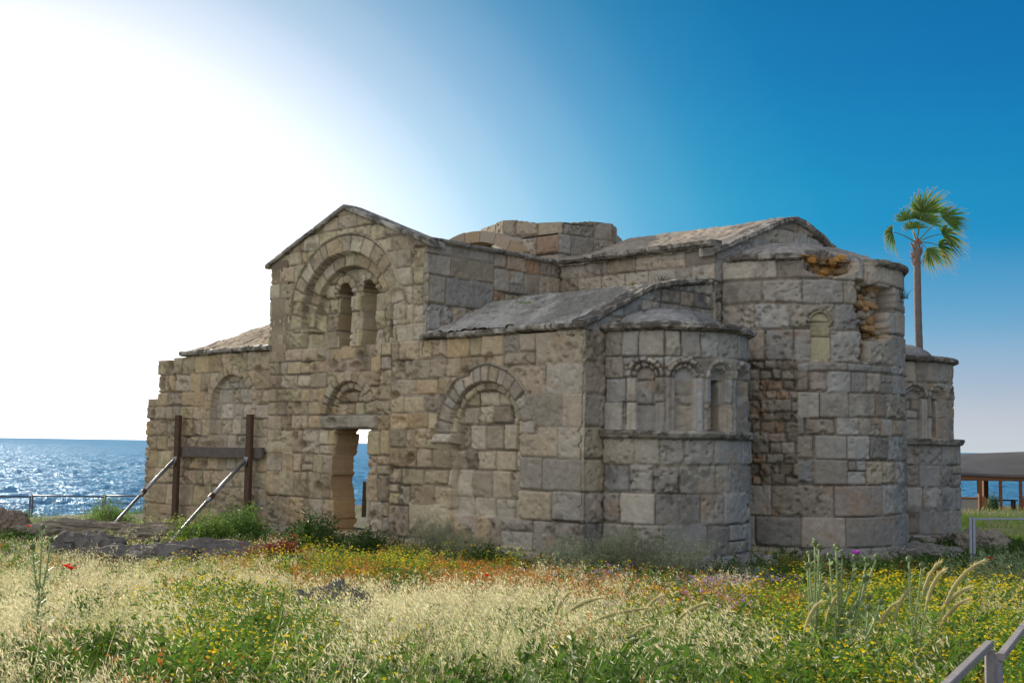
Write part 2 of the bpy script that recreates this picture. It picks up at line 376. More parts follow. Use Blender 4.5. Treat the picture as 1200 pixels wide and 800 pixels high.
        Nn = np.stack([np.interp(S, s, nx), np.interp(S, s, ny), 0*S], -1).reshape(-1, 3)
        used, inv = np.unique(E.ravel(), return_inverse=True); inv = inv.reshape(-1, 2); nu = len(used); b0 = len(V)
        steps = [0, .25, .5, .75, 1.0]; VV = [V]; CC = [Cc]
        for k, d in enumerate(steps):
            jit = (np.random.default_rng(k+sd).random((nu, 1))-.5)*(.02 if 0 < k else 0)
            VV.append(V[used]-Nn[used]*(thick*d+jit)); CC.append(Cc[used]*(1, .97, .92))
        QS = [q]
        for k in range(len(steps)-1):
            a = inv+b0+k*nu; b = inv+b0+(k+1)*nu
            QS.append(np.stack([a[:, 0], a[:, 1], b[:, 1], b[:, 0]], 1))
        o = mk(name, np.concatenate(VV), [np.concatenate(QS)], matl or M_stone, parent, np.concatenate(CC))
        return o
def line_path(x0, y0, x1, y1, nx, ny):
    L = math.hypot(x1-x0, y1-y0); return (np.array([0, L]), np.array([x0, x1]), np.array([y0, y1]), np.array([nx, nx]), np.array([ny, ny]))
def arc_path(cx, cy, r, n=200, a0=-90., a1=90.):
    """apse: half circle bulging towards -y (east); s = r*angle, angle 0 = east axis, positive towards +x"""
    a = np.radians(np.linspace(a0, a1, n)); return (r*a, cx+r*np.sin(a), cy-r*np.cos(a), np.sin(a), -np.cos(a))
def poly_path(pts, nsub=1):
    pts = np.array(pts, float); s = [0.]; x = []; y = []; nx = []; ny = []; S = []
    acc = 0
    for a, b in zip(pts[:-1], pts[1:]):
        d = b-a; L = np.hypot(*d); n = np.array((d[1], -d[0]))/L
        S += [acc+.005, acc+L-.005]; x += [a[0], b[0]]; y += [a[1], b[1]]; nx += [n[0]]*2; ny += [n[1]]*2; acc += L
    return tuple(np.array(v) for v in (S, x, y, nx, ny)), acc

G = .025
def zs(a, b, step, r, j=.18):
    n = max(1, round((b-a)/step)); e = np.linspace(a, b, n+1); e[1:-1] += r.normal(0, j*step*.5, n-1); return list(e)
AX, NV, NV2 = 6.85, 4.1, 9.6               # east-west axis, nave walls
# ---- long side wall (x = 0 plane), s = u
f = Fld(-.02, 14.76, -.45, 7.35, G, 11)
zr = [-.5, .2, .75, 1.3, 1.88, 2.45, 3.05, 3.6, 4.2]
f.courses(-.03, 2.0, zr, .55, 1.35, P_right, split=.1, off=.006)
zm = [-.5, .22, .85, 1.28, 1.62, 2.02, 2.4, 2.72, 3.08, 3.42, 3.8, 4.2]
f.courses(2.0, 5.2, zm, .34, .75, P_mid)
zm2 = [-.5, .25, .9, 1.45, 1.85, 2.38, 2.7, 3.0, 3.3, 3.62, 3.9, 4.2]
f.courses(5.2, 9.4, zm2, .3, .62, P_mid)
zl = [-.5, .0, .5, 1.02, 1.4, 1.85, 2.2, 2.62, 2.95, 3.3, 3.75, 4.2]
f.courses(9.4, 14.76, zl, .32, .72, P_left)
f.courses(4.1, 9.6, [4.2, 4.55, 4.95, 5.35, 5.72, 6.1, 6.4, 6.75, 7.05, 7.4], .4, .75, P_gable, rough=.6, off=.008)
f.block(2.55, 3.35, .3, .95, mixpal(dict(pink=1))); f.block(3.4, 4.55, .3, .95, mixpal(dict(yellow=2, beige=1)))
f.block(2.2, 1.1, 0, 0, P_mid)
# blind arch right of the door
cs, cz = 2.46, 2.32
inn = f.disc(cs, cz, .98, .75, .92); f.clear(inn); f.base[inn] = -.16
f.courses(cs-1.1, cs+1.1, [.7, 1.1, 1.62, 2.0, 2.5, 2.85, 3.15, 3.4], .34, .62, mixpal(dict(yellow=2, beige=2, pale=2, dark=.7)), only=inn)
f.ring(cs, cz, .99, 1.3, 15, P_right, base=.02); f.ring(cs, cz, .84, 1.0, 11, mixpal(dict(beige=1, yellow=1)), base=-.07)
f.ring(cs, cz, 1.3, 1.36, 9, P_right, base=.055)
m = (f.S > 3.28) & (f.S < 3.92) & (f.Z > 2.12) & (f.Z < 2.32); f.clear(m); f.block(3.3, 3.9, 2.13, 2.31, mixpal(dict(pale=1)), only=m); f.base[m] = .09
# blind arch over shoring
cs, cz = 10.92, 2.85
inn = f.disc(cs, cz, .84, 1.95, .84); f.clear(inn); f.base[inn] = -.12
f.courses(cs-1, cs+1, [1.9, 2.25, 2.62, 3.0, 3.35, 3.7], .3, .5, mixpal(dict(grey=1, beige=2, pale=1)), only=inn)
f.ring(cs, cz, .82, 1.06, 11, P_left, base=.03)
for ss in (-1, 1):
    m = (np.abs(f.S-cs-ss*.94) < .12) & (f.Z < cz) & (f.Z > 2.1); f.base[m] = .02
# door: relieving arch, tympanum, lintel, opening
cs, cz = 6.57, 2.72
inn = f.disc(cs, cz, .68, 2.7); f.clear(inn); f.base[inn] = -.17
f.courses(cs-.7, cs+.7, [2.7, 2.98, 3.2, 3.42], .2, .4, mixpal(dict(yellow=2, ochre=1, beige=2)), only=inn)
f.ring(cs, cz, .68, .92, 11, P_mid, base=.03); f.ring(cs, cz, .52, .68, 9, P_mid, base=-.08)
m = (f.S > 5.62) & (f.S < 7.5) & (f.Z > 2.39) & (f.Z < 2.71); f.clear(m); f.block(5.64, 7.48, 2.4, 2.7, mixpal(dict(pale=1, grey=1)), only=m, rough=.3); f.base[m] = .04
door = (np.abs(f.S-6.46+.018*np.sin(np.floor(f.Z/.46)*2.7)) < .575+.012*(fbm(f.S*6, f.Z*6, 77)-.5)) & (f.Z > .24) & (f.Z < 2.39)
f.keep &= ~door
jamb_bounce = np.exp(-np.maximum(np.abs(f.S-6.9), 0)**2/.12)*((f.Z > .2) & (f.Z < 2.4)); f.tintmul *= 1+jamb_bounce[..., None]*np.array((.12, -.02, -.18))  # warm tint painted round the jamb for sunlight bounced from inside
# gable: two stepped arch rings, twin window
cs, cz = 6.74, 4.66
inn = f.disc(cs, cz, 1.5, 4.2, 1.5); f.clear(inn); f.base[inn] = -.26
f.courses(cs-1.7, cs+1.7, [4.15, 4.55, 4.95, 5.3, 5.6, 5.9, 6.2], .28, .52, P_gable, only=inn, rough=1.3, off=.03)
f.ring(cs, cz, 1.56, 1.93, 15, P_gable, base=.06, off=.004, rough=.4); f.ring(cs, cz, 1.26, 1.55, 11, P_gable, base=-.11, rough=.6)
f.ring(cs, cz, 1.93, 1.99, 11, P_gable, base=.10, rough=.4)
for ss in (-1, 1):
    m = (np.abs(f.S-cs-ss*1.72) < .22) & (f.Z < cz) & (f.Z > 4.2); f.extra[m] += .03*sstep(4.2, 4.5, f.Z[m])
    m = (np.abs(f.S-cs-ss*1.42) < .12) & (f.Z < cz) & (f.Z > 4.2); f.base[m] = -.1
# the stones of the outer ring have partly fallen at the right and left haunch
hol = (np.hypot(f.S-8.42, (f.Z-4.9)*.8) < .3) | (np.hypot(f.S-5.05, (f.Z-4.75)*.6) < .33); f.extra[hol] -= .1*fbm(f.S*4, f.Z*4, 3)[hol]
for wc in (7.03, 6.245):
    f.ring(wc, 5.38, .215, .40, 7, P_gable, base=-.22, off=.015)
    w = f.disc(wc, 5.38, .215, 4.14); f.keep &= ~w
m = (np.abs(f.S-6.64) < .15) & (f.Z > 4.15) & (f.Z < 5.4); f.base[m] = -.2
# pilaster strip between door and left bay, putlog holes, eroded hollows
for pc in (8.72, 9.2):
    m = (np.abs(f.S-pc) < .14) & (f.Z > .9) & (f.Z < 4.15); f.extra[m] += .06
r_ = np.random.default_rng(5)
for k in range(46):
    a, b = r_.uniform(2.2, 14.4), r_.uniform(.4, 4.0); e = np.hypot((f.S-a)/r_.uniform(.7, 1.8), f.Z-b)+(fbm(f.S*6, f.Z*6, k)-.5)*.15
    f.extra -= .13*sstep(.13, .02, e)
f.extra -= .06*sstep(.5, .75, fbm(f.S*1.1, f.Z*1.4, 21))*(f.S > 2)
# foundation course stands out
m = f.Z < .22; f.extra[m & (f.S < 7.9)] += .14*sstep(.24, .18, f.Z[m & (f.S < 7.9)])
# outline
top = np.where((f.S > 4.17) & (f.S < 9.5), 6.2+.385*(2.62-np.abs(f.S-6.84)), 4.2)
top = np.where(f.S > 13.1, 4.2-.02, top); top = np.where(f.S > 13.55, 3.98, top); top = np.where(f.S > 13.62, 4.14, top); top = np.where(f.S > 14.24, 3.16, top)
lim = 14.7+.12*(fbm(f.S*0+f.Z*2.3, f.Z*0, 31)-.5)-.05*(np.abs((f.Z*2.1) % 1-.5) < .04); lim = np.where(f.Z > 3.16, 14.2+(lim-14.7)*.8, lim)
f.keep &= (f.Z < top+.03*(fbm(f.S*5, f.Z*0, 8)-.5)) & (f.S < lim)
f.keep &= ~((np.abs(f.S-9.36) < .14) & (np.abs(f.Z-4.72) < .03))
side = f.build('side_wall', (np.array([-1, 16.]), np.array([0., 0]), np.array([-1., 16]), np.array([-1., -1]), np.array([0., 0])), church, .6, norim=lambda S, Z: (S < .06) | ((Z > 4.2) & (np.abs(S-4.18) < .12)))
# ---- short return of the end wall beside the first apse, and end wall behind apses (y = 0 plane), s = v
f = Fld(-.02, .72, -.45, 4.2, G, 12); f.courses(-.03, .72, zr, .75, .8, P_right, split=0, off=.006)
f.build('end_wall', (np.array([-1, 16.]), np.array([-1., 16]), np.array([0., 0]), np.array([0., 0]), np.array([-1., -1])), church, .5, norim=lambda S, Z: S < .06)
f = Fld(3.6, 10.1, 3.9, 7.35, G, 13)
f.courses(3.6, 10.1, [3.9, 4.3, 4.7, 5.1, 5.5, 5.95, 6.25, 6.6, 6.95, 7.4], .4, .85, P_main)
f.keep &= f.Z < np.interp(f.S, [4.0, 4.45, 5.65, 6.75, 7.25, 7.75, 8.3, 9.0, 9.55, 10.0], [6.05, 6.2, 6.66, 7.08, 7.17, 7.12, 6.96, 6.70, 6.46, 6.28])
f.keep &= f.S > NV-.02
f.build('end_gable_wall', line_path(0, 0, 12, 0, 0, -1), church, .6, norim=lambda S, Z: S < NV+.04)
# ---- transept side wall (y = 4.19 plane facing -y), s = v, above the aisle roof
f = Fld(0.0, 4.2, 3.9, 6.24, G, 14)
f.courses(0, 2.0, [3.8, 4.25, 4.95, 5.55, 5.98, 6.26], .75, 1.15, P_right, split=0)
f.courses(2.0, 4.2, [3.8, 4.3, 4.85, 5.4, 5.9, 6.26], .38, .65, P_side)
f.build('transept_wall', line_path(0, 4.19, 4.2, 4.19, 0, -1), church, .6, stain=.5, norim=lambda S, Z: S < .06)
# opposite transept wall
f = Fld(0.0, 4.2, 3.9, 6.24, .05, 15); f.courses(0, 4.2, [3.8, 4.3, 4.85, 5.4, 5.9, 6.26], .5, .9, P_left)
f.build('transept_wall', line_path(4.2, 9.49, 0, 9.49, 0, 1), church, .6)
# ---- nave side wall (x = 4.1 plane), s = u
f = Fld(-.02, 4.19, 4.6, 6.2, G, 16); f.courses(-.02, 4.19, [4.5, 5.05, 5.5, 5.85, 6.22], .4, .9, P_right)
f.build('nave_wall', (np.array([-1, 6.]), np.array([NV, NV]), np.array([-1., 6]), np.array([-1., -1]), np.array([0., 0])), church, .6, norim=lambda S, Z: S < .04)
# plain far walls: end walls away from the camera, with the wide west doorway that shows the sea
c_ = (.3, .26, .2)
for q in ((9.2, 13.7, 14.1, 14.75, -.4, 3.6), (.76, 4.3, 14.1, 14.75, -.4, 2.6), (12.95, 13.7, .6, 14.05, -.4, 4.2)):
    mb = MB(); mb.box(*q, c_); mb.build('far_wall', M_stone, church)
for x0, y0 in ((3.6, 3.7), (3.6, 9.0), (9.1, 3.7), (9.1, 9.0)):
    mb = MB(); mb.box(x0+.55, x0+1.15, y0+.55, y0+1.0, -.3, 6.2, c_); mb.build('crossing_pier', M_stone, church)
# ---- string courses, cornices, copings: swept mouldings broken into slabs
def sweep(name, parent, path, s0, s1, z, prof, seed, amp=.02, slab=(.5, 1.1), tint=((.25, .225, .185), (.075, .065, .055), (.44, .41, .35)), zfun=None, gapj=.02, g=.03, lich=.5):
    r = np.random.default_rng(seed); s = np.arange(s0, s1+g*.5, g); n = len(s)
    cut = [s0]
    while cut[-1] < s1: cut.append(cut[-1]+r.uniform(*slab))
    k = np.searchsorted(cut, s, side='right'); offo = r.normal(0, amp*.6, 400)[k]; offz = r.normal(0, amp*.35, 400)[k]
    dd = np.min(np.abs(s[:, None]-np.array(cut)[None]), 1); groove = -gapj*np.clip(1-dd/.035, 0, 1)
    ps, x, y, nx, ny = path; X, Y, NX, NY = (np.interp(s, ps, q) for q in (x, y, nx, ny))
    pr = []
    for a, b in zip(prof, prof[1:]+prof[:1]):                     # subdivide the profile
        L = math.hypot(b[0]-a[0], b[1]-a[1]); q = max(1, int(L/.035))
        pr += [(a[0]+(b[0]-a[0])*i/q, a[1]+(b[1]-a[1])*i/q) for i in range(q)]
    pr = np.array(pr); m = len(pr); ii = np.arange(m)
    N1 = fbm(s[:, None]*7, pr[None, :, 1]*7+pr[None, :, 0]*9, seed)-.5; N2 = fbm(s[:, None]*2, pr[None, :, 1]*2+pr[None, :, 0]*3, seed+3)-.5
    N3 = fbm(s[:, None]*17, pr[None, :, 1]*17+pr[None, :, 0]*15, seed+4, 2)-.5
    o = pr[None, :, 0]+(N1*2.4+N2*3+N3*1.5)*amp+offo[:, None]+groove[:, None]*(pr[None, :, 0] > .01)
    h = pr[None, :, 1]+N1*amp*1.6+offz[:, None]+groove[:, None]*.5
    zz = z+h if zfun is None else zfun(s)[:, None]+h
    V = np.stack([X[:, None]+NX[:, None]*o, Y[:, None]+NY[:, None]*o, zz], -1).reshape(-1, 3)
    i, j = np.meshgrid(np.arange(n-1), ii, indexing='ij'); j2 = (j+1) % m
    Q = np.stack([i*m+j, i*m+j2, (i+1)*m+j2, (i+1)*m+j], -1).reshape(-1, 4)
    cap = [np.arange(m)[::-1][None], (np.arange(m)+(n-1)*m)[None]]
    li = sstep(.56-.16*lich, .62-.1*lich, fbm(s[:, None]*4, pr[None, :, 1]*9+pr[None, :, 0]*9, seed+5)*.6+.4*fbm(s[:, None]*15, pr[None, :, 1]*15+pr[None, :, 0]*15, seed+6, 2))[..., None]; pa = sstep(.55, .62, fbm(s[:, None]*3.2, pr[None, :, 1]*5+pr[None, :, 0]*4, seed+7))[..., None]
    t0, t1, t2 = (np.array(q) for q in tint)
    base = t0*(.85+.3*r.random(400)[k])[:, None, None]
    C = base*(1-pa*.7)+t2*pa*.7; C = C*(1-li*.85)+t1*li*.85; C = C*(.8+.8*(N1+.5)[..., None]*.5)
    C = np.broadcast_to(C, (n, m, 3)).reshape(-1, 3)
    return mk(name, V, [Q]+cap, M_stone, parent, C, False)
SIDE = (np.array([-1, 16.]), np.array([0., 0]), np.array([-1., 16]), np.array([-1., -1]), np.array([0., 0]))
END = (np.array([-1, 16.]), np.array([-1., 16]), np.array([0., 0]), np.array([0., 0]), np.array([-1., -1]))
slab_p = [(-.25, .0), (.04, .0), (.085, .03), (.09, .09), (.05, .12), (-.25, .15)]
c1 = sweep('cornice', church, SIDE, -.03, 4.25, 4.2, slab_p, 1, .022)
sweep('cornice', church, SIDE, 9.35, 13.15, 4.2, slab_p, 2, .022)
rk = [(-.4, 0), (.06, 0), (.08, .03), (.075, .09), (.03, .115), (-.4, .115)]
zf = lambda s: 6.14+.385*(2.68-np.abs(s-6.84))
sweep('gable_coping', church, SIDE, 6.84, 9.62, 0, rk, 3, .008, (1.0, 1.6), zfun=zf, lich=.2)
sweep('gable_coping', church, SIDE, 4.06, 6.84, 0, rk, 4, .008, (1.0, 1.6), zfun=zf, lich=.2)
TR = line_path(0, 4.19, 4.2, 4.19, 0, -1)
eave = [(-.35, 0), (.07, 0), (.11, .04), (.10, .09), (-.35, .13)]
sweep('eaves_course', church, TR, -.08, 4.02, 6.2, eave, 5, .010, (.9, 1.5), lich=.3)
sweep('eaves_course', church, (np.array([0, 6.]), np.array([NV, NV]), np.array([0., 6]), np.array([-1., -1]), np.array([0., 0])), -.1, 4.1, 6.2, [(-.3, 0), (.06, 0), (.13, .05), (.12, .13), (-.3, .17)], 6, .02, (.6, 1.2), lich=.5)
GV = np.array([4.0, 4.45, 5.65, 6.75, 7.25, 7.75, 8.3, 9.0, 9.55, 10.0]); GZ = np.array([6.05, 6.2, 6.66, 7.08, 7.17, 7.12, 6.96, 6.70, 6.46, 6.28])
zg = lambda s: np.interp(s, GV, GZ)
for a, b, sd in ((NV-.1, AX, 7), (AX, 9.95, 8)): sweep('gable_coping', church, END, a, b, 0, [(-.3, -.03), (.07, -.03), (.12, .02), (.10, .1), (-.3, .13)], sd, .012, (.7, 1.1), zfun=zg, lich=.4)
# ---- roofs: rough lime screed
def roofmesh(name, parent, fn, nu, nv, seed, amp=.03, sc_=1.0, c0=(.33, .29, .235), c1=(.2, .18, .15)):
    a, b = np.meshgrid(np.linspace(0, 1, nu), np.linspace(0, 1, nv)); P = fn(a, b)
    k = fbm(P[..., 0]*2.5+5, P[..., 1]*2.5, seed); k2 = fbm(P[..., 0]*9, P[..., 1]*9, seed+1)
    P[..., 2] += (k-.5)*amp*2+(k2-.5)*amp*1.6+(fbm(P[..., 0]*20, P[..., 1]*20, seed+5, 2)-.5)*amp*.9
    cr = np.exp(-((fbm(P[..., 0]*1.1+3, P[..., 1]*1.1, seed+9, 3)-.5)/.011)**2); P[..., 2] -= .025*cr
    w = sstep(.4, .6, fbm(P[..., 0]*1.2, P[..., 1]*1.6, seed+2))[..., None]; C = (np.array(c0)*(1-w)+np.array(c1)*w)*(.7+.6*k2[..., None])*(1-.45*cr[..., None])
    return mk(name, P.reshape(-1, 3), [gridf(nv, nu)], M_roof, parent, C.reshape(-1, 3))
AV = np.array([-.05, .35, .6, 1.14, 1.9, 2.6, 3.3, 4.15]); AZ = np.array([4.3, 4.42, 4.56, 4.78, 5.12, 5.28, 5.38, 5.5])
def aisle(u0, u1, vmax=4.12, rag=None):
    def fn(a, b):
        v = -.03+(vmax+.03)*b; lo = u0; hi = u1
        if rag is not None: hi = u1-rag(v)
        u = lo+(hi-lo)*a; return np.stack([v, u, np.interp(v, AV, AZ)+.02], -1)
    return fn
roofmesh('aisle_roof', church, aisle(-.02, 4.17), 100, 100, 31, .06, c0=(.38, .36, .315), c1=(.22, .205, .175))
roofmesh('aisle_roof', church, aisle(9.5, 13.0, 4.1, lambda v: .15+.55*np.clip(v-.2, 0, 4)+.1*np.sin(v*3)), 90, 90, 32, .03, c0=(.38, .31, .22), c1=(.27, .215, .15))
def navef(a, b):
    v = NV-.08+(5.9)*b; u = -.02+4.3*a
    z = np.interp(v, GV, GZ)+.09
    return np.stack([v, u, z], -1)
roofmesh('nave_roof', church, navef, 110, 130, 33, .03, c0=(.37, .31, .24), c1=(.27, .23, .18))
# verge of the aisle roof over the first apse
VERGE = line_path(0, 0, 4.2, 0, 0, -1)
sweep('roof_verge', church, VERGE, .0, 4.0, 0, [(-.3, -.06), (.04, -.06), (.08, -.02), (.06, .05), (-.3, .07)], 9, .02, (.4, .9), zfun=lambda s: np.interp(s, AV, AZ)+.0, lich=.8)
f = Fld(.0, 4.1, 4.1, 5.5, G, 17); f.courses(0, 4.1, [4.0, 4.5, 4.9, 5.2, 5.6], .3, .7, P_main); f.keep &= f.Z < np.interp(f.S, AV, AZ)-.05
f.build('end_wall', line_path(0, .03, 4.1, .03, 0, -1), church, .4)
# ---- apses
def small_apse(cx, r, seed, low, pal, g, label=None):
    ap = None
    H = 4.2; Lh = r*math.pi/2
    f = Fld(-Lh, Lh, 2.36, H, g, seed)
    nich = np.radians(np.array([-62.5, -37.5, -12.5, 12.5, 37.5, 62.5]))*r
    f.courses(-Lh, Lh, [2.3, 2.9, 3.35, 3.72, 4.22], .3, .6, pal, split=.05)
    for k, c in enumerate(nich):
        # smooth dressed strips between the niches
        st = (np.abs(f.S-c) > .16) & (np.abs(f.S-c) < .37) & (f.Z < 3.36)
        f.clear(st)
        for a, b in ((c-.365, c-.165), (c+.165, c+.365)): f.block(a, b, 2.36, 2.9 if (k+seed) % 2 else 3.36, pal, rough=.4, only=st, off=.004); f.block(a, b, 2.9, 3.36, pal, rough=.4, only=st, off=.004)
        inn = f.disc(c, 3.36, .175, 2.36)
        f.clear(inn); f.courses(c-.2, c+.2, [2.3, 2.86, 3.3, 3.55], .5, .6, pal, only=inn, rough=.5, off=.004); f.base[inn] = -.16
        f.ring(c, 3.36, .175, .265, 5, pal, base=-.05, off=.003, rough=.4)
        for ss in (-1, 1):
            m = (np.abs(f.S-c-ss*.22) < .045) & (f.Z < 3.36); f.base[m] = -.05
        f.ring(c, 3.36, .265, .36, 7, pal, base=.025, off=.003, rough=.4)
    c = nich[2]; m = (np.abs(f.S-c+.02) < .1) & (f.Z > 2.42) & (f.Z < 3.33); f.keep &= ~m
    up = f.build('apse', arc_path(cx, 0, r), church, .45, stain=.7, edge=.6)
    f = Fld(-Lh*(r+low)/r, Lh*(r+low)/r, -.45, 2.3, g, seed+1)
    f.courses(f.s[0], f.s[-1], [-.5, .22, .75, 1.3, 1.8, 2.3], .38, .85, pal, split=.12)
    f.build('apse_base', arc_path(cx, 0, r+low), up, .5, edge=.8)
    pa = arc_path(cx, 0, r)
    sweep('string_course', up, pa, -Lh, Lh, 2.26, [(-.12, 0), (.05+low, 0), (.09+low, .03), (.12+low, .1), (.11+low, .145), (-.12, .16)], seed+2, .008, (.4, .9), lich=.15, g=g)
    sweep('cornice', up, pa, -Lh, Lh, H-.01, [(-.3, 0), (.05, 0), (.13, .04), (.13, .11), (.05, .15), (-.3, .18)], seed+3, .02, (.4, .8), lich=.8, g=g)
    def cone(a, b):
        an = np.radians(-90+180*a); rr = (r+.02)*(1-b); k_ = np.clip(rr/(r*.74), 0, 1); z = H+.1+.12*b+.36*np.sqrt(np.clip(1-k_**2, 0, 1))
        return np.stack([cx+rr*np.sin(an), -rr*np.cos(an)-.0, z], -1)
    roofmesh('half_dome', up, cone, 70, 40, seed+4, .03, c0=(.3, .29, .27), c1=(.2, .19, .175))
    return up
small_apse(2.25, 1.68, 41, .035, P_apse, G)
small_apse(2*AX-2.25, 1.62, 51, .14, P_main, .03)
# main apse
RM = 2.52; Lh = RM*math.pi/2
f = Fld(-Lh, Lh, -.45, 5.9, G, 61)
f.courses(-Lh, Lh, [-.5, .2, .78, 1.42, 1.92, 2.4, 2.75, 3.25, 3.66], .34, .8, P_main, split=.06); f.clear((f.Z > .2) & (f.Z < 1.42)); f.courses(-Lh, Lh, [.2, .8, 1.42], .7, 1.5, P_main, split=0)
f.courses(-Lh, Lh, [3.66, 3.84], .5, 1.1, P_main, split=0)
f.courses(-Lh, Lh, [3.84, 4.5, 5.02, 5.5, 5.95], .55, 1.35, P_main, split=.05)
# inner corner of loose rubble beside the first apse
m = f.S < -Lh*.60; m &= (f.Z > 1.4) & (f.Z < 3.9); f.clear(m); f.courses(-Lh, -Lh*.58, zs(1.4, 3.9, .2, f.r), .14, .38, mixpal(dict(dark=3, grey=1, rust=.6)), only=m, off=.04, rough=2)
m = (f.Z > 3.66) & (f.Z < 3.84); f.base[m] = .012
f.base[f.Z > 3.84] -= .02
c = math.radians(-43)*RM; inn = f.disc(c, 4.62, .2, 3.86); f.clear(inn); f.base[inn] = -.1
f.courses(c-.25, c+.25, [3.86, 4.34, 4.64, 4.9], .6, .7, mixpal(dict(yellow=1)), only=inn, rough=.4)
f.ring(c, 4.62, .2, .27, 1, mixpal(dict(yellow=1)), base=-.03); 
for ss in (-1, 1): f.base[(np.abs(f.S-c-ss*.235) < .035) & (f.Z > 3.86) & (f.Z < 4.62)] = -.03
# the outer leaf has fallen away on the right: rubble core
A0, A1 = math.radians(-25)*RM, math.radians(-4)*RM
wob = (fbm(f.S*3, f.Z*3, 71)-.5)*.25
hol = (f.S+wob*.4 > A0+.1*((f.Z < 4.75)*1.0)) & (f.S+wob < A1+.35*((f.Z > 4.95)*1.0)-.12*(f.Z < 4.4)) & (f.Z > 3.9+.42*((f.S > A0+.28)*1.0)) & (f.Z < 5.5+wob)
f.clear(hol); f.base[hol] = -.42
f.courses(A0-.3, A1+.3, zs(3.8, 5.7, .2, f.r), .15, .4, P_och, only=hol, off=.02, rough=1.4)  # ochre of freshly broken stone, also painting in bounced sunlight
deep = sstep(.2, -.2, np.abs(f.S-(A0+.15))-.12)*((f.Z < 4.95)*1.0); f.base[hol] -= (.2*deep)[hol]
f.courses(A1-.2, Lh, [3.84, 4.3, 4.75, 5.2, 5.6, 5.95], .3, .55, mixpal(dict(beige=1, pink=1, grey=1)), only=(f.B < 0) & ~hol)
H0, H1 = math.radians(-51)*RM, math.radians(-24)*RM
h2 = (f.S+wob > H0) & (f.S+wob < H1) & (f.Z > 5.56+.14*(f.S-H1)**2*0+.16*np.abs((f.S-(H0+H1)/2)/(H1-H0)*2)**2+wob*.5)
f.clear(h2); f.base[h2] = -.55; f.courses(H0-.3, H1+.3, zs(5.4, 6.0, .13, f.r), .1, .25, mixpal(dict(rust=1, ochre=4)), only=h2, off=.02, rough=1.4); f.tintmul[h2] *= (1.25, .95, .5)  # orange tint paints in sunlight bounced inside the broken dome
mapse = f.build('apse', arc_path(AX, 0, RM), church, .6, stain=.8)
pm = arc_path(AX, 0, RM)
def rubble(n, a0, a1, z0, z1, r0, r1, size, pal, seed):
    r = np.random.default_rng(seed); mb = MB()
    for k in range(n):
        a = math.radians(r.uniform(a0, a1)); z = r.uniform(z0, z1); rr = r.uniform(r0, r1); c = np.array((AX+rr*math.sin(a), -rr*math.cos(a), z))
        d = np.array((r.uniform(.6, 1.7), r.uniform(.6, 1.1), r.uniform(.35, .8)))*size*r.uniform(.5, 1.3); rz = a+r.normal(0, .35); M = np.array(Matrix.Rotation(rz, 3, 'Z') @ Matrix.Rotation(r.normal(0, .25), 3, 'Y') @ Matrix.Rotation(r.normal(0, .2), 3, 'X'))
        V = []
        for sx in (-1, -.55, .55, 1):
            q = .62 if abs(sx) == 1 else 1.0
            for sy, sz in ((-1, -.6), (-.6, -1), (.6, -1), (1, -.6), (1, .6), (.6, 1), (-.6, 1), (-1, .6)): V.append(c+M @ (np.array((sx, sy*q, sz*q))*d*.5*(1+r.normal(0, .10, 3))))
        F_ = [(i*8+j, i*8+(j+1) % 8, (i+1)*8+(j+1) % 8, (i+1)*8+j) for i in range(3) for j in range(8)]+[tuple(range(7, -1, -1)), tuple(range(24, 32))]
        mb.add(V, F_, tuple(pal(r)))
    return mb.build('rubble_core', M_stone, mapse)
rubble(85, -23, -3, 3.95, 5.5, RM-.52, RM-.20, .22, lambda q: (np.array((.36, .22, .105)) if q.random() < .5 else np.array((.33, .27, .2)))*q.uniform(.7, 1.15), 1)  # broken stone, part of it coloured ochre for the bounced light
rubble(70, -50, -25, 5.5, 6.02, RM-.75, RM-.30, .17, lambda q: np.array([(.50, .26, .07), (.36, .19, .06), (.22, .15, .09)][q.integers(0, 3)])*q.uniform(.7, 1.2), 2)  # rubble in the dome hole, bounced sun put into its orange
cp = [(-.35, 0), (.03, 0), (.09, .04), (.09, .12), (.04, .15), (-.35, .17)]
sweep('cornice', mapse, pm, math.radians(-86)*RM, math.radians(-52)*RM, 5.88, cp, 62, .02, (.5, .9), lich=.6)
sweep('cornice', mapse, pm, math.radians(-14)*RM, math.radians(88)*RM, 5.86, [(-.35, 0), (.01, 0), (.05, .04), (.05, .10), (.01, .13), (-.35, .15)], 63, .022, (.5, .9), lich=.6)
def dome(a, b):
    an = np.radians(-90+180*a); rr = (RM-.03)*(1-b); k_ = np.clip(rr/2.12, 0, 1); z = 5.84+.10*b+.60*np.sqrt(np.clip(1-k_**2.2, 0, 1))
    return np.stack([AX+rr*np.sin(an), -rr*np.cos(an), z], -1)
hd_ = roofmesh('half_dome', mapse, dome, 150, 60, 64, .045, c0=(.33, .30, .27), c1=(.24, .22, .2))
def holemask(an, b): return np.hypot((an+37)/13, (b-.02)/.26)+(fbm(an*.12+9, b*9, 81)-.5)*.55
bmh = bpy.data.meshes; import bmesh
bm = bmesh.new(); bm.from_mesh(hd_.data); kill = []
for fc in bm.faces:
    c = fc.calc_center_median(); an = math.degrees(math.atan2(c.x-AX, -c.y)); b_ = 1-math.hypot(c.x-AX, c.y)/RM
    if float(holemask(np.array(an), np.array(b_))) < 1: kill.append(fc)
bmesh.ops.delete(bm, geom=kill, context='FACES')
rim = bmesh.ops.extrude_edge_only(bm, edges=[e for e in bm.edges if e.is_boundary and e.verts[0].co.y < -.2 and 1-math.hypot(e.verts[0].co.x-AX, e.verts[0].co.y)/RM > .0])
for v in [g for g in rim['geom'] if isinstance(g, bmesh.types.BMVert)]: v.co += Vector(((AX-v.co.x)*.10, -v.co.y*.10, -.14-.12*random.random()))
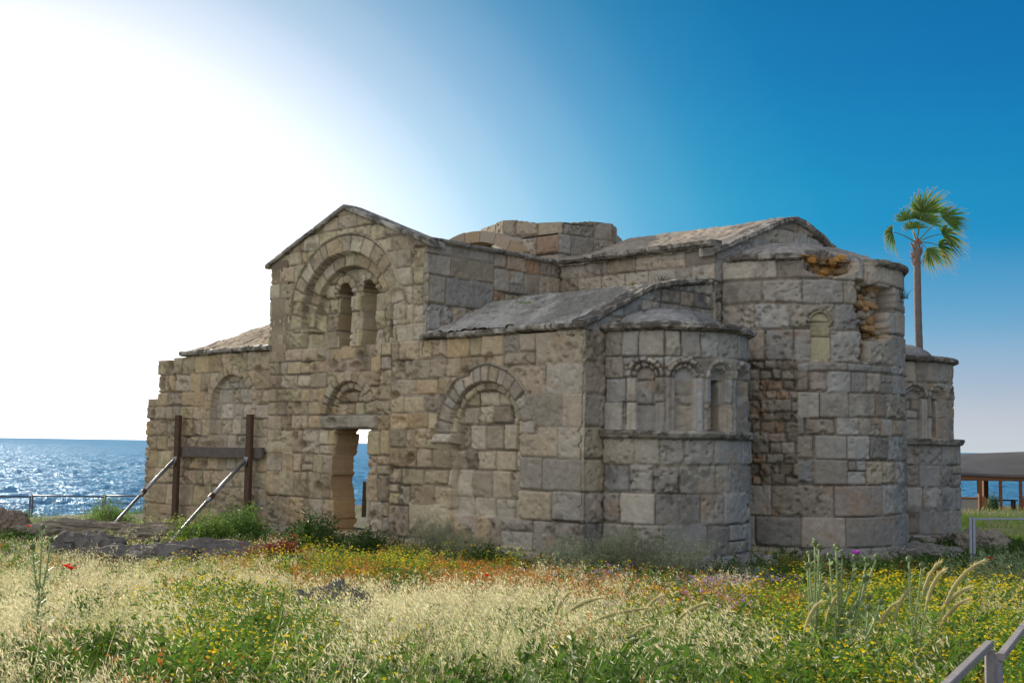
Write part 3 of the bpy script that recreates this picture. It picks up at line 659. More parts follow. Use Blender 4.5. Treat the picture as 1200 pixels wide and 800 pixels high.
bm.to_mesh(hd_.data); bm.free()
# ---- drum of the lost dome, on a square base, and the free-standing crossing arch
pts = [(4.25, 6.6), (4.25, 4.32), (6.5, 4.32)]
pp, L = poly_path([(4.22, 5.5), (4.22, 4.3), (6.6, 4.3)])
f = Fld(0, L, 6.1, 6.98, G, 71); f.courses(0, 1.2, [6.0, 6.5, 6.98], .55, .7, P_side, split=0); f.courses(1.2, L, [6.0, 6.5, 6.98], .5, .9, P_right, split=.1)
f.keep &= f.Z < 6.97+.05*fbm(f.S*4, f.Z*0, 2)
f.build('drum_base', pp, church, 1.2)
a8 = [math.radians(225+45*k) for k in (-2, -1, 0, 1, 2)]
ctr = (AX, 6.84)
op = [(ctr[0]+1.85*math.cos(a), ctr[1]+1.85*math.sin(a)) for a in [math.radians(q) for q in (108, 140, 180, 228, 275, 318)]]
pp, L = poly_path(op)
f = Fld(0, L, 6.4, 7.8, G, 72); f.courses(0, L, [6.3, 6.8, 7.24, 7.72], .6, 1.1, P_right, split=.1)
f.keep &= (f.Z < 7.66-.1*sstep(1.2, .2, np.abs(f.S-L*.55))+.05*(vn(f.S*1.6, f.S*0, 4)-.5)-.2*(f.S > L-.7)) & ((f.Z > 7.2) | (f.S > 1.7))
f.build('drum', pp, church, .5)
# arch: ring of voussoirs in the plane x = NV
mb = MB(); N = 15; ca = (6.9, 4.67); r0, r1 = 2.31, 2.58
rr_ = np.random.default_rng(8)
for k in range(N):
    a0 = math.pi*k/N+.004; a1 = math.pi*(k+1)/N-.004; o_ = rr_.normal(0, .012); V = []
    c_k = np.array(PAL['beige'])*.5+np.array(PAL[['pink', 'ochre', 'grey'][k % 3]])*.5
    for xx in (NV-.1, NV+.45):
        for q in range(4):
            a = a0+(a1-a0)*q/3; V += [(xx, ca[0]+(r0+o_)*math.cos(a), ca[1]+(r0+o_)*math.sin(a)), (xx, ca[0]+(r1+o_)*math.cos(a), ca[1]+(r1+o_)*math.sin(a))]
    Fc = []
    for q in range(3):
        i = 2*q; Fc += [(i, i+2, i+3, i+1), (8+i, 8+i+1, 8+i+3, 8+i+2), (i+1, i+3, 11+i, 9+i), (i, 8+i, 10+i, i+2)]
    Fc += [(0, 1, 9, 8), (6, 14, 15, 7)]
    mb.add(V, Fc, tuple(c_k*rr_.uniform(.85, 1.15)))
arch = mb.build('crossing_arch', M_stone, church)
# foundation footing around the apses
f = Fld(0, 12, -.5, .0, .05, 81)
def foot(name, cx, r, a0, a1, z, seed): sweep(name, church, arc_path(cx, 0, r), math.radians(a0)*r, math.radians(a1)*r, z, [(-.4, -.35), (.30, -.35), (.34, .0), (.26, .08), (-.4, .1)], seed, .05, (.5, 1.0), lich=.3, g=.04)
foot('footing', 2.25, 1.72, 20, 88, .0, 91); foot('footing', AX, 2.54, -70, 88, .0, 92); foot('footing', 2*AX-2.25, 1.76, -60, 90, .05, 93)

# ------------------------------------------------------------------ timber shoring against the long wall
def CW(u, v, z): 
    return Vector((O.x+v*math.cos(TH)-u*math.sin(TH), O.y+v*math.sin(TH)+u*math.cos(TH), z))
def tz(x, y): return float(terrain(x, y))
sh = empty('timber_shoring', CW(11.3, -.1, 0), 'dark timber shoring frame with two steel props braced against the church wall', 'shoring', TH)
def SL(u, v, z): return Vector((v+.1, u-11.3, z))
br = (.09, .055, .035)
for u in (12.85, 9.82):
    mb = MB(); mb.bar(SL(u, -.2, -.1), SL(u, -.2, 2.72), .19, .1, br, (1, 0, 0)); mb.build('post', M_wood, sh)
mb = MB(); mb.bar(SL(13.0, -.1, 1.82), SL(9.42, -.1, 1.84), .08, .25, (.12, .1, .085)); mb.build('crossbeam', M_wood, sh)
for (u, px, py) in ((12.85, 119, 627), (9.86, 190, 643)):
    g = at(px, py); d = g-CW(11.3, -.1, 0); q = Matrix.Rotation(-TH, 3, 'Z') @ d
    top = SL(u, -.27, 1.62 if u > 11 else 1.66)
    mb = MB(); mb.tube([q-Vector((0, 0, .05)), q+(top-q)*.55], .036, 10, (.30, .31, .33)); mb.tube([q+(top-q)*.5, top], .045, 10, (.36, .37, .39))
    o = mb.build('prop', M_steel, sh, True)
    mb = MB(); mb.tube([q+(top-q)*.535, q+(top-q)*.575], .062, 10, (.12, .07, .05)); mb.build('adjuster_collar', M_steel, o)
    mb = MB(); mb.box(q.x-.13, q.x+.13, q.y-.13, q.y+.13, q.z-.05, q.z+.015, (.2, .12, .08)); mb.build('base_plate', M_steel, o)
    mb = MB(); mb.bar(top+Vector((-.05, 0, -.12)), top+Vector((.05, 0, .10)), .14, .04, (.3, .3, .3)); mb.build('bracket', M_steel, o)
# old post standing in the doorway beyond
g = atY(426, 610, 37.5)
mb = MB(); mb.bar((g.x, g.y, tz(g.x, g.y)-.1), (g.x+.02, g.y, .95), .13, .1, (.1, .075, .05)); mb.bar((g.x+.1, g.y+.1, .2), (g.x+.12, g.y+.1, .7), .1, .06, (.12, .09, .06))
tag(mb.build('wooden_post', M_wood), 'weathered wooden post seen through the church doorway', 'post')

# ------------------------------------------------------------------ rocks and ruined footings
def rock(name, px, py, size, seed, label, cat='rock', rz=0., col=(.15, .135, .12), sink=.35, group=None):
    g = at(px, py); n = 46
    th, ph = np.meshgrid(np.linspace(0, 2*math.pi, n*2, endpoint=False), np.linspace(.02, math.pi-.02, n))
    x, y, z = np.sin(ph)*np.cos(th), np.sin(ph)*np.sin(th), np.cos(ph)
    p_ = 3.2; nn = (np.abs(x)**p_+np.abs(y)**p_+np.abs(z)**p_)**(-1/p_)
    k = nn*(1+(fbm(x*1.6+y+seed, z*1.6+y*.7, seed)-.5)*.6+(fbm(x*5+seed, z*5+y*4, seed+2)-.5)*.3+(fbm(x*12+seed, z*12+y*11, seed+3)-.5)*.1)
    V = np.stack([x*k*size[0]/2, y*k*size[1]/2, z*k*size[2]/2], -1)
    lay = (fbm(x*0+V[..., 2]*16, x*2, seed+4)-.5)*.16-.05*(fbm(x*9+seed, y*9+z*9, seed+8, 2)-.5); V[..., 2] += (np.floor(fbm(x*2.2+seed, y*2.2, seed+9, 2)*6)/6-.5)*.45*size[2]*(z > 0); V[..., :2] *= (1+lay[..., None])
    c = np.array(col)*(.7+.6*fbm(x*3+y*2, z*3+y, seed+5))[..., None]
    nr, nc = x.shape; i = np.arange(nr-1)[:, None]; j = np.arange(nc)[None]; j2 = (j+1) % nc
    Q = np.stack([i*nc+j+0*j2, (i+1)*nc+j, (i+1)*nc+j2, i*nc+j2+0*j], -1).reshape(-1, 4)
    caps = [np.arange(nc)[::-1][None]*1, (np.arange(nc)+(nr-1)*nc)[None]]
    o = mk(name, V.reshape(-1, 3), [Q]+caps, M_rock, None, c.reshape(-1, 3), False)
    o.location = (g.x, g.y, g.z+size[2]*(.5-sink)); o.rotation_euler = (0, 0, rz)
    return tag(o, label, cat, group)
rock('stone_slab', 102, 655, (1.3, .8, .66), 1, 'dark rounded stone lying left of the foot of the shoring props')
rock('stone_slab', 175, 662, (1.8, .9, .5), 2, 'flat pitted stone slab in front of the lower steel prop')
rock('stone_slab', 268, 660, (2.4, 1.0, .6), 3, 'long grey rock ledge below the green weeds and right of the props')
rock('rock', 390, 742, (.62, .4, .5), 4, 'small dark rock half buried in the straw coloured grass', sink=.3)
rock('boulder', 8, 628, (.95, .8, .75), 5, 'brown boulder at the left edge beside the wire fence', col=(.22, .17, .13))
rock('ruined_footing', 92, 630, (2.6, .8, .55), 6, 'low eroded footing of a lost wall near the fence', 'ruin', .25, (.24, .2, .155))
rock('ruined_footing', 205, 634, (2.2, .8, .6), 7, 'low eroded footing butting against the left end of the church', 'ruin', .4, (.26, .215, .165))
rock('stone_block', 1150, 645, (1.15, .7, .62), 8, 'squared foundation block under the grey railing post', 'stone block', -.2, (.25, .22, .18), .3)
rock('stone_block', 1085, 655, (1.5, .8, .5), 9, 'dark foundation stones at the foot of the farthest apse', 'stone block', .1, (.2, .185, .17))
rock('stone_block', 985, 662, (1.0, .6, .45), 10, 'pale tumbled block at the foot of the broad middle apse', 'stone block', .3, (.25, .23, .21))
rock('stone_block', 880, 668, (.9, .6, .4), 11, 'fallen block in the corner between the two nearer apses', 'stone block', .2, (.24, .225, .205))
rock('stone_block', 330, 668, (.8, .5, .4), 12, 'fallen stone left of the door step', 'stone block', .2, (.24, .215, .18))

# ------------------------------------------------------------------ fences and railings
def fence_panel(pa, pb, label, zt=.37):
    a = Vector((pa.x, pa.y, 0)); b = Vector((pb.x, pb.y, 0)); w = (b-a); t = empty('fence_panel', (a.x, a.y, zt-1.5), label, 'fence', 0, 'wire fence panels along the shore')
    gr = (.10, .11, .125)
    for q in (w*.015, w*.985): mb = MB(); mb.tube([q, q+Vector((0, 0, 1.52))], .028, 8, gr); mb.build('post', M_steel, t, True)
    for z in (1.49, .12): mb = MB(); mb.tube([w*.015+Vector((0, 0, z)), w*.985+Vector((0, 0, z))], .024, 8, gr); mb.build('rail', M_steel, t, True)
    mb = MB()
    for k in range(1, 16): mb.tube([w*(.015+.97*k/16)+Vector((0, 0, .12)), w*(.015+.97*k/16)+Vector((0, 0, 1.48))], .0045, 4, gr, False)
    for k in range(1, 7): z = .12+1.36*k/7; mb.tube([w*.015+Vector((0, 0, z)), w*.985+Vector((0, 0, z))], .0045, 4, gr, False)
    mb.build('wire_mesh', M_steel, t)
    for z in (.55, 1.2): mb = MB(); mb.bar(w*1.0+Vector((-.06, 0, z)), w*1.0+Vector((.09, 0, z)), .04, .05, (.2, .08, .05)); mb.build('coupler', M_steel, t)
fx = [-60, 37, 122, 208]
fp = [atY(x, 580, 38) for x in fx]
for k, lb in enumerate(('wire fence panel at the left edge beyond the boulder', 'wire fence panel in the middle of the row before the sea', 'wire fence panel nearest the left end of the church')): fence_panel(fp[k], fp[k+1], lb, fp[k].z)
def railing():
    a = atY(1137, 606, 24.5); t = empty('metal_railing', (a.x, a.y, tz(a.x, a.y)), 'grey metal railing beyond the farthest apse on the right', 'railing')
    h = a.z-tz(a.x, a.y); c = (.33, .36, .42)
    for dx in (0, .075, 3.2): mb = MB(); mb.bar((dx, dx*.3, -.1), (dx, dx*.3, h), .05, .05, c); mb.build('post', M_paint, t)
    mb = MB(); mb.bar((.075, .02, h-.03), (3.2, .96, h-.03), .04, .04, c); mb.build('rail', M_paint, t)
railing()
hp = Vector((1.735, 4.5, 0)); hr = empty('handrail', (hp.x, hp.y, tz(hp.x, hp.y)), 'peeling grey and rust handrail with a split at its post, close in the lower right', 'handrail')
zb = hp.z-tz(hp.x, hp.y)
def hl(x, y, z): return (x-hp.x, y-hp.y, z+zb)
gy = (.22, .2, .2)
mb = MB(); mb.bar(hl(1.725, 4.5, 1.0), hl(1.725, 4.5, 1.40), .022, .032, gy, (1, 0, 0)); mb.build('post', M_paint, hr)
mb = MB(); mb.bar(hl(1.765, 4.52, 1.0), hl(1.757, 4.52, 1.385), .026, .034, (.24, .24, .27), (1, 0, 0)); mb.build('post', M_paint, hr)
mb = MB(); mb.bar(hl(1.0, 3.15, 1.425), hl(1.725, 4.5, 1.42), .028, .026, (.30, .265, .25)); mb.build('rail', M_paint, hr)
mb = MB(); mb.bar(hl(1.765, 4.5, 1.375), hl(3.0, 6.9, 1.36), .028, .026, (.31, .275, .26)); mb.build('rail', M_paint, hr)

# ------------------------------------------------------------------ beach pavilion far right
pv = empty('beach_pavilion', (31, 72, -1.25), 'low open timber beach pavilion with dark sheet roof at the right edge', 'pavilion')
bw = (.16, .075, .035)
def roofp(a, b):
    x = -8+28*a; y = -4+11*b; z = 2.2+1.25*np.sin(b*math.pi*.5)*(.62+1.15*a)-.12*np.sin(a*9)**2*(1-b)
    return np.stack([x, y, z], -1)
A_, B_ = np.meshgrid(np.linspace(0, 1, 60), np.linspace(0, 1, 14)); P_ = roofp(A_, B_); P2 = P_.copy(); P2[..., 2] -= .07
kk = fbm(P_[..., 0], P_[..., 1], 3)[..., None]
nv_ = P_.size//3
Vr = np.concatenate([P_.reshape(-1, 3), P2.reshape(-1, 3)]); q_ = gridf(14, 60); e0 = np.arange(59); q3 = np.stack([e0, e0+nv_, e0+1+nv_, e0+1], 1)
mk('roof', Vr, [q_, q_[:, ::-1]+nv_, q3], M_dark, pv, np.concatenate([(np.array((.085, .078, .075))*(.7+.6*kk)).reshape(-1, 3)]*2))
mb = MB(); mb.bar((-8, -3.9, 1.98), (20, -3.9, 2.0), .12, .3, bw); mb.build('beam', M_wood, pv)
for x, w in ((-5.3, .36), (-4.15, .13), (-3.05, .13), (-1.2, .14), (1.4, .16), (5.2, .14), (9, .16)):
    mb = MB(); mb.bar((x, -3.9, -.1), (x, -3.9, 1.84), w, .16, bw, (1, 0, 0)); mb.build('post', M_wood, pv)
for x in (-1.0, 3.6, 8): mb = MB(); mb.bar((x, 6.6, -.6), (x, 6.6, 2.9), .5, .3, bw, (1, 0, 0)); mb.build('post', M_wood, pv)
mb = MB(); mb.box(-7.6, -5.55, -4.3, -4.05, -.1, .85, (.3, .27, .22)); w_ = mb.build('low_wall', M_stone, pv)
mb = MB(); mb.bar((-7.6, -4.17, .90), (-5.55, -4.17, .90), .36, .09, (.25, .12, .05)); mb.build('ledge', M_wood, w_)
for k, (x, y, lb) in enumerate(((-3.4, -2, 'dark café table under the pavilion roof, nearer the low wall'), (-1.2, -2.4, 'dark café table under the pavilion roof, nearer the right edge'))):
    t = empty('table', (31+x, 72+y, -1.25), lb, 'table', 0, 'tables under the pavilion')
    mb = MB(); mb.box(-.8, .8, -.4, .4, .70, .76, (.09, .08, .075)); mb.build('tabletop', M_wood, t)
    for sx in (-.7, .7): mb = MB(); mb.bar((sx, 0, -.1), (sx, 0, .70), .09, .5, (.07, .06, .06)); mb.build('leg', M_wood, t)
for k, (x, lb) in enumerate(((-4.7, 'orange wicker chair beside the thick pavilion post'), (-2.3, 'orange wicker chair between the two pavilion tables'), (-1.9, 'orange wicker chair closest to the right-hand pavilion table'))):
    t = empty('wicker_chair', (31+x, 69.0, -1.25), lb, 'chair', .4*k, 'chairs under the pavilion'); c = (.38, .2, .09)
    mb = MB(); mb.box(-.25, .25, -.25, .25, .40, .46, c); mb.build('seat', M_wood, t)
    mb = MB(); mb.tube([(-.26, .24, .4), (-.24, .28, .78), (-.1, .3, .92), (.1, .3, .92), (.24, .28, .78), (.26, .24, .4)], .03, 6, c); mb.box(-.22, .22, .26, .29, .46, .88, c); mb.build('backrest', M_wood, t)
    for sx in (-.22, .22):
        for sy in (-.22, .22): mb = MB(); mb.tube([(sx, sy, -.1), (sx, sy, .4)], .02, 6, c); mb.build('leg', M_wood, t)

# ------------------------------------------------------------------ plants: vector generators
def pack(parts):
    V = []; C = []; Fd = {}; b = 0
    for v, fs, c in parts:
        V.append(v); C.append(c)
        for q in fs: Fd.setdefault(q.shape[1], []).append(q+b)
        b += len(v)
    return np.concatenate(V), [np.concatenate(q) for q in Fd.values()], np.concatenate(C)
def unit(v): return v/np.maximum(np.linalg.norm(v, axis=-1, keepdims=True), 1e-9)
def stempt(P, H, L, t):
    """point on a stem rooted at P, height H, lean L (n,2) at parameter t (n,k)"""
    return np.stack([P[:, None, 0]+L[:, None, 0]*t**1.8, P[:, None, 1]+L[:, None, 1]*t**1.8, P[:, None, 2]+H[:, None]*(t-.18*np.hypot(L[:, 0], L[:, 1])[:, None]/H[:, None]*t**3)], -1)
def ribbons(r, P, H, L, Wd, c0, c1, k=4):
    n = len(P); t = np.linspace(0, 1, k)[None].repeat(n, 0); ctr = stempt(P, H, L, t)
    az = r.uniform(0, math.pi, n); sd = np.stack([np.cos(az), np.sin(az)*.6, 0*az], -1)[:, None]
    w = (Wd[:, None]*(1-.85*np.linspace(0, 1, k)[None]**1.5))[..., None]/2
    V = np.stack([ctr-sd*w, ctr+sd*w], 2).reshape(n, -1, 3)
    i = (np.arange(n)*2*k)[:, None]+np.arange(k-1)[None]*2
    Q = np.stack([i, i+1, i+3, i+2], -1).reshape(-1, 4)
    C = c0[:, None]*(1-t[..., None])+c1[:, None]*t[..., None]; C = np.repeat(C, 2, 1)
    return V.reshape(-1, 3), [Q], C.reshape(-1, 3)
def diamonds(r, P, D, Ln, Wd, col):
    """leaf / spikelet: a bent diamond from P along D"""
    n = len(P); D = unit(D); s = unit(np.cross(D, r.normal(size=(n, 3)))); nn = np.cross(D, s)
    Ln = Ln[:, None]; Wd = Wd[:, None]
    V = np.stack([P, P+D*Ln*.45+s*Wd*.5+nn*Wd*.15, P+D*Ln, P+D*Ln*.45-s*Wd*.5+nn*Wd*.15], 1).reshape(-1, 3)
    i = np.arange(n)*4; return V, [np.stack([i, i+1, i+2, i+3], 1)], np.repeat(col, 4, 0)
def discs(r, P, rad, tilt, c_in, c_out, k=6):
    n = len(P); N_ = unit(np.stack([r.normal(0, tilt, n), r.normal(-.15, tilt, n), np.ones(n)], -1)); s = unit(np.cross(N_, np.array((0, 1, .1)))); q = np.cross(N_, s)
    a = np.arange(k)*2*math.pi/k; rim = P[:, None]+(s[:, None]*np.cos(a)[None, :, None]+q[:, None]*np.sin(a)[None, :, None])*rad[:, None, None]*r.uniform(.8, 1.1, (n, k, 1))-N_[:, None]*rad[:, None, None]*.15
    V = np.concatenate([P[:, None]+N_[:, None]*rad[:, None, None]*.25, rim], 1).reshape(-1, 3)
    b = (np.arange(n)*(k+1))[:, None]; j = np.arange(k)[None]
    T = np.stack([b+0*j, b+1+j, b+1+(j+1) % k], -1).reshape(-1, 3)
    C = np.concatenate([np.repeat(c_in[:, None], 1, 1), np.repeat(c_out[:, None], k, 1)], 1).reshape(-1, 3)
    return V, [T], C
def jit(r, c, n, a=.18): 
    return np.clip(np.array(c)[None]*r.uniform(1-a, 1+a, (n, 1))*r.uniform(1-a*.4, 1+a*.4, (n, 3)), 0, 1)
CMI = np.array(CM.to_3x3().transposed())
def pix(P):
    q = (np.asarray(P)-np.array((0, 0, EYE))) @ CMI.T; return 600+F*q[:, 0]/-q[:, 2], 400-F*q[:, 1]/-q[:, 2]
def inchurch(x, y, mgn=.08):
    dx, dy = x-O.x, y-O.y; v = dx*math.cos(TH)+dy*math.sin(TH); u = -dx*math.sin(TH)+dy*math.cos(TH)
    m = (v > -.05-mgn) & (v < 13.7) & (u > -mgn) & (u < 14.7+mgn)
    for c, rr in ((2.25, 1.75), (AX, 2.6), (11.45, 1.8)): m |= np.hypot(v-c, u) < rr+mgn
    return m
def scatter(r, n, y0, y1, wfun, clump=None):
    """n random roots on the ground between y0 and y1, thinned by a weight; clump=(plants per tuft, tuft radius, share)"""
    def pick(n):
        out = []; tot = 0
        for _ in range(80):
            y = r.uniform(y0, y1, n); half = .43*y+1.3; x = r.uniform(-1, 1, n)*half
            k = (r.random(n) < half/(.43*y1+1.3)); x, y = x[k], y[k]; P = np.stack([x, y, terrain(x, y)], -1); px, py = pix(P)
            k = (r.random(len(x)) < wfun(px, py, x, y)) & ~inchurch(x, y); P = P[k]; out.append(P); tot += len(P)
            if tot >= n: break
        return np.concatenate(out)[:n]
    if not clump: P = pick(n); sc_ = np.ones(len(P)); tn = r.random(len(P))
    else:
        m_, sg, share = clump; nc = max(1, int(n*share/m_)); Cn = pick(nc); k = r.integers(0, len(Cn), int(n*share)); cs = np.clip(r.lognormal(-.08, .5, len(Cn)), .35, 1.45); ct = r.random(len(Cn)); cg = r.uniform(.5, 1.5, len(Cn))
        P = Cn[k]+np.stack([r.normal(0, 1, len(k))*sg*cg[k], r.normal(0, 1, len(k))*sg*cg[k], 0*k], -1); sc_ = cs[k]; tn = ct[k]
        if share < 1: Q = pick(n-len(P)); P = np.concatenate([P, Q]); sc_ = np.concatenate([sc_, np.full(len(Q), .75)]); tn = np.concatenate([tn, r.random(len(Q))])
        k = ~inchurch(P[:, 0], P[:, 1]) & (P[:, 1] > 4.3); P, sc_, tn = P[k], sc_[k], tn[k]
    P[:, 2] = terrain(P[:, 0], P[:, 1])-.01
    return P, sc_, tn
def G2(px, py, cx, cy, sx, sy): return np.exp(-((px-cx)/sx)**2-((py-cy)/sy)**2)
def patchy(x, y, sd, sc_=.9, lo=.38, hi=.6): return sstep(lo, hi, fbm(x*sc_, y*sc_, sd, 3))
def w_dry(px, py, x, y):
    w = .25+.9*sstep(820, 560, px)*sstep(640, 690, py); w = w*(1-.96*np.clip(1.4*G2(px, py, 480, 685, 190, 32), 0, 1))*(1-.95*np.clip(1.4*G2(px, py, 280, 780, 110, 50), 0, 1))*(1-.8*G2(px, py, 90, 790, 60, 30))*(1-.8*np.clip(1.3*G2(px, py, 740, 725, 120, 26), 0, 1))
    w = w*(1-.9*sstep(640, 700, px)*sstep(705, 685, py)); w *= .12+.88*patchy(x, y, 3)*(.25+.75*patchy(x, y, 4, 3.5, .35, .62)); return np.clip(w, 0.01, 1)
def w_green(px, py, x, y):
    w = .45+.6*sstep(700, 950, px)+.5*G2(px, py, 270, 775, 90, 45)+.6*sstep(620, 700, px)*sstep(720, 690, py); return np.clip(w*(.25+.75*patchy(x, y, 13, 2.2)), 0, 1)
def w_yel(px, py, x, y):
    w = 1.3*G2(px, py, 275, 775, 100, 55)+1.2*G2(px, py, 470, 674, 150, 20)+.9*sstep(740, 960, px)*sstep(685, 715, py)+.3*G2(px, py, 700, 770, 120, 30)+.35*G2(px, py, 160, 715, 150, 20)+.25*G2(px, py, 240, 640, 60, 12)
    return np.clip(w*(.08+.92*patchy(x, y, 23, 2.2, .42, .62)), 0, 1)
def w_red(px, py, x, y):
    w = 1.6*G2(px, py, 500, 690, 180, 20)+1.2*G2(px, py, 720, 712, 130, 22)+.7*G2(px, py, 880, 722, 90, 18)+.8*G2(px, py, 320, 662, 30, 8)+.04
    return np.clip(w*(.3+.7*patchy(x, y, 33, 1.2)), 0, 1)
WIND = np.array((.75, -.15))
def lean(r, H, a, b): return H[:, None]*(WIND[None]*r.uniform(a*.3, a, (len(H), 1))+r.normal(0, b, (len(H), 2)))

def dry_grass(r, n, y0, y1, name, hs=(.18, .40), K=9, wd=1.0):
    P, cs_, ct_ = scatter(r, n, y0, y1, w_dry, (34, .15*wd**.8, .85)); n = len(P); H = r.uniform(*hs, n)*cs_*(.75+.5*fbm(P[:, 0]*.7, P[:, 1]*.7, 6)); L = lean(r, H, .55, .2)
    tone = (ct_**1.5)[:, None]; straw = jit(r, (.66, .585, .37), n)*(1-.75*tone)+jit(r, (.33, .36, .13), n)*.75*tone
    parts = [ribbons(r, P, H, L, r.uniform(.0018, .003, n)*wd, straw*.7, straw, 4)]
    m = n//2; parts.append(ribbons(r, P[:m]+r.normal(0, .015, (m, 3))*(1, 1, 0), H[:m]*r.uniform(.4, .75, m), L[:m]*.6+r.normal(0, .04, (m, 2)), r.uniform(.003, .005, m)*wd, straw[:m]*.6, straw[:m]*.85, 4))
    t = r.uniform(.55, 1, (n, K)); Q = stempt(P, H, L, t).reshape(-1, 3); N = n*K
    Q = Q+np.stack([np.abs(r.normal(0, .022, N))+.002, r.normal(0, .014, N), r.normal(-.004, .008, N)], -1)*wd**.5
    D = np.stack([r.normal(.45, .4, N), r.normal(0, .4, N), r.normal(-.7, .5, N)], -1); cc = np.repeat(straw, K, 0)*r.uniform(.8, 1.25, (N, 1))
    parts.append(diamonds(r, Q, D, r.uniform(.018, .034, N)*wd**.5, r.uniform(.004, .0065, N)*wd, np.clip(cc*1.12, 0, .85)))
    V, Fs, C = pack(parts); return mk(name, V, Fs, M_grass, None, C, False)
def green_grass(r, n, y0, y1, name, hs=(.10, .28), wd=1.0, c=((.05, .11, .015), (.14, .22, .03)), wf=w_green):
    P, cs_, ct_ = scatter(r, n, y0, y1, wf, (34, .15*wd**.8, .65)); n = len(P); H = r.uniform(*hs, n)*cs_*(.7+.6*fbm(P[:, 0]*.9, P[:, 1]*.9, 7)); L = lean(r, H, .35, .3)
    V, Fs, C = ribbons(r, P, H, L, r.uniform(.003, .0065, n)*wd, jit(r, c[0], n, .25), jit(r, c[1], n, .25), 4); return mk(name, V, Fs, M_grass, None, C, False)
def tall_oats(r, n, y0, y1, name):
    P, cs_, ct_ = scatter(r, n, y0, y1, w_dry, (7, .12, .8)); n = len(P); H = r.uniform(.28, .46, n); L = lean(r, H, .75, .12); straw = jit(r, (.68, .60, .38), n)*.8+.2*jit(r, (.4, .45, .2), n)
    parts = [ribbons(r, P, H, L, r.uniform(.0025, .004, n), straw*.6, straw, 6)]
    K = 22; t = r.uniform(.52, 1, (n, K)); Q = stempt(P, H, L, t).reshape(-1, 3); N = n*K; sp = (1.25-t.reshape(-1))*.12
    Q = Q+np.stack([np.abs(r.normal(0, 1, N))*sp, r.normal(0, .7, N)*sp, -np.abs(r.normal(0, .5, N))*sp], -1); D = np.stack([r.normal(.55, .3, N), r.normal(0, .35, N), r.normal(-.8, .35, N)], -1)
    parts.append(diamonds(r, Q, D, r.uniform(.024, .042, N), r.uniform(.006, .010, N), np.clip(np.repeat(straw, K, 0)*r.uniform(.85, 1.3, (N, 1)), 0, .9)))
    V, Fs, C = pack(parts); return mk(name, V, Fs, M_grass, None, C, False)
def herb(r, n, y0, y1, name, wf, hs, leaf_c, kl, ll, flower=None, nf=3, frad=(.006, .011), stem_c=(.12, .17, .04), spread=.05, tilt=.35, wd=1.0):
    P, cs_, ct_ = scatter(r, n, y0, y1, wf, (22, .16*wd**.7, .85)); n = len(P); H = r.uniform(*hs, n)*cs_*(.8+.4*fbm(P[:, 0], P[:, 1], 8)); L = lean(r, H, .2, .2)
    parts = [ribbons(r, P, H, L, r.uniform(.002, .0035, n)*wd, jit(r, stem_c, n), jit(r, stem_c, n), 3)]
    N = n*kl; t = r.uniform(.08, .95, (n, kl)); Q = stempt(P, H, L, t).reshape(-1, 3)+r.normal(0, spread*.35, (N, 3))*(1, 1, .5)
    D = np.stack([r.normal(.1, .7, N), r.normal(-.1, .7, N), r.normal(.35, .5, N)], -1)
    lc = np.repeat(jit(r, leaf_c, n, .22), kl, 0)*r.uniform(.75, 1.3, (N, 1)); parts.append(diamonds(r, Q, D, r.uniform(.6, 1.3, N)*ll, r.uniform(.25, .45, N)*ll, np.clip(lc, 0, 1)))
    if flower is not None:
        N = n*nf; top = stempt(P, H, L, np.ones((n, nf))*1.0).reshape(-1, 3)+np.stack([r.normal(0, spread, N), r.normal(0, spread, N), r.normal(.01, .018, N)], -1)
        fc = jit(r, flower, N, .15); parts.append(discs(r, top, r.uniform(*frad, N)*wd**.5, tilt, fc*np.array((.85, .6, .8)), fc))
    V, Fs, C = pack(parts); return mk(name, V, Fs, M_leaf if flower is None else M_petal, None, C, False)
def stuff(o, label, cat): return tag(o, label, cat, None, 'stuff')
r = np.random.default_rng(21)
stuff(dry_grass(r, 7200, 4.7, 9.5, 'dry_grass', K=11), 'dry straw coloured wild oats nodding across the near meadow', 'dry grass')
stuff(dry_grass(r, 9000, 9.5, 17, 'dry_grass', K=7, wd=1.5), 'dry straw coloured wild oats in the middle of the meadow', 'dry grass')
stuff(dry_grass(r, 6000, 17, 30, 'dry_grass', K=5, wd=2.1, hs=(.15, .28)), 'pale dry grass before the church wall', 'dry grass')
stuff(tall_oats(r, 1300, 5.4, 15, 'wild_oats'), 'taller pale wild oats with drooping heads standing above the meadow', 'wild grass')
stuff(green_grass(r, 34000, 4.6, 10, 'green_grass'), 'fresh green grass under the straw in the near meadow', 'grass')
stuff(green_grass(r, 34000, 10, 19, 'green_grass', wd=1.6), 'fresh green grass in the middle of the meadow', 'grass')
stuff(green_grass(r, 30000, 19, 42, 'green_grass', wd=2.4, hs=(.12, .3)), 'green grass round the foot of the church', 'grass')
stuff(green_grass(r, 16000, 42, 85, 'green_grass', wd=5, hs=(.1, .22), c=((.16, .18, .06), (.40, .37, .17)), wf=lambda px, py, x, y: .5+0*px), 'rough grass running down to the shore', 'grass')
YC = (.84, .70, .02)
stuff(herb(r, 4200, 4.6, 9.5, 'yellow_daisies', w_yel, (.16, .32), (.12, .22, .03), 16, .045, YC, 3, (.006, .0105)), 'yellow crown daisies in bloom in the near meadow', 'wildflowers')
stuff(herb(r, 6500, 9.5, 24, 'yellow_daisies', w_yel, (.16, .34), (.13, .22, .03), 14, .055, YC, 3, (.008, .013), wd=1.5), 'yellow crown daisies in bloom before the church', 'wildflowers')
stuff(herb(r, 14000, 4.7, 24, 'russet_herb', w_red, (.12, .26), (.42, .16, .03), 16, .036, None, wd=1.3), 'russet brown dying herbs between the flowers', 'wild herbs')
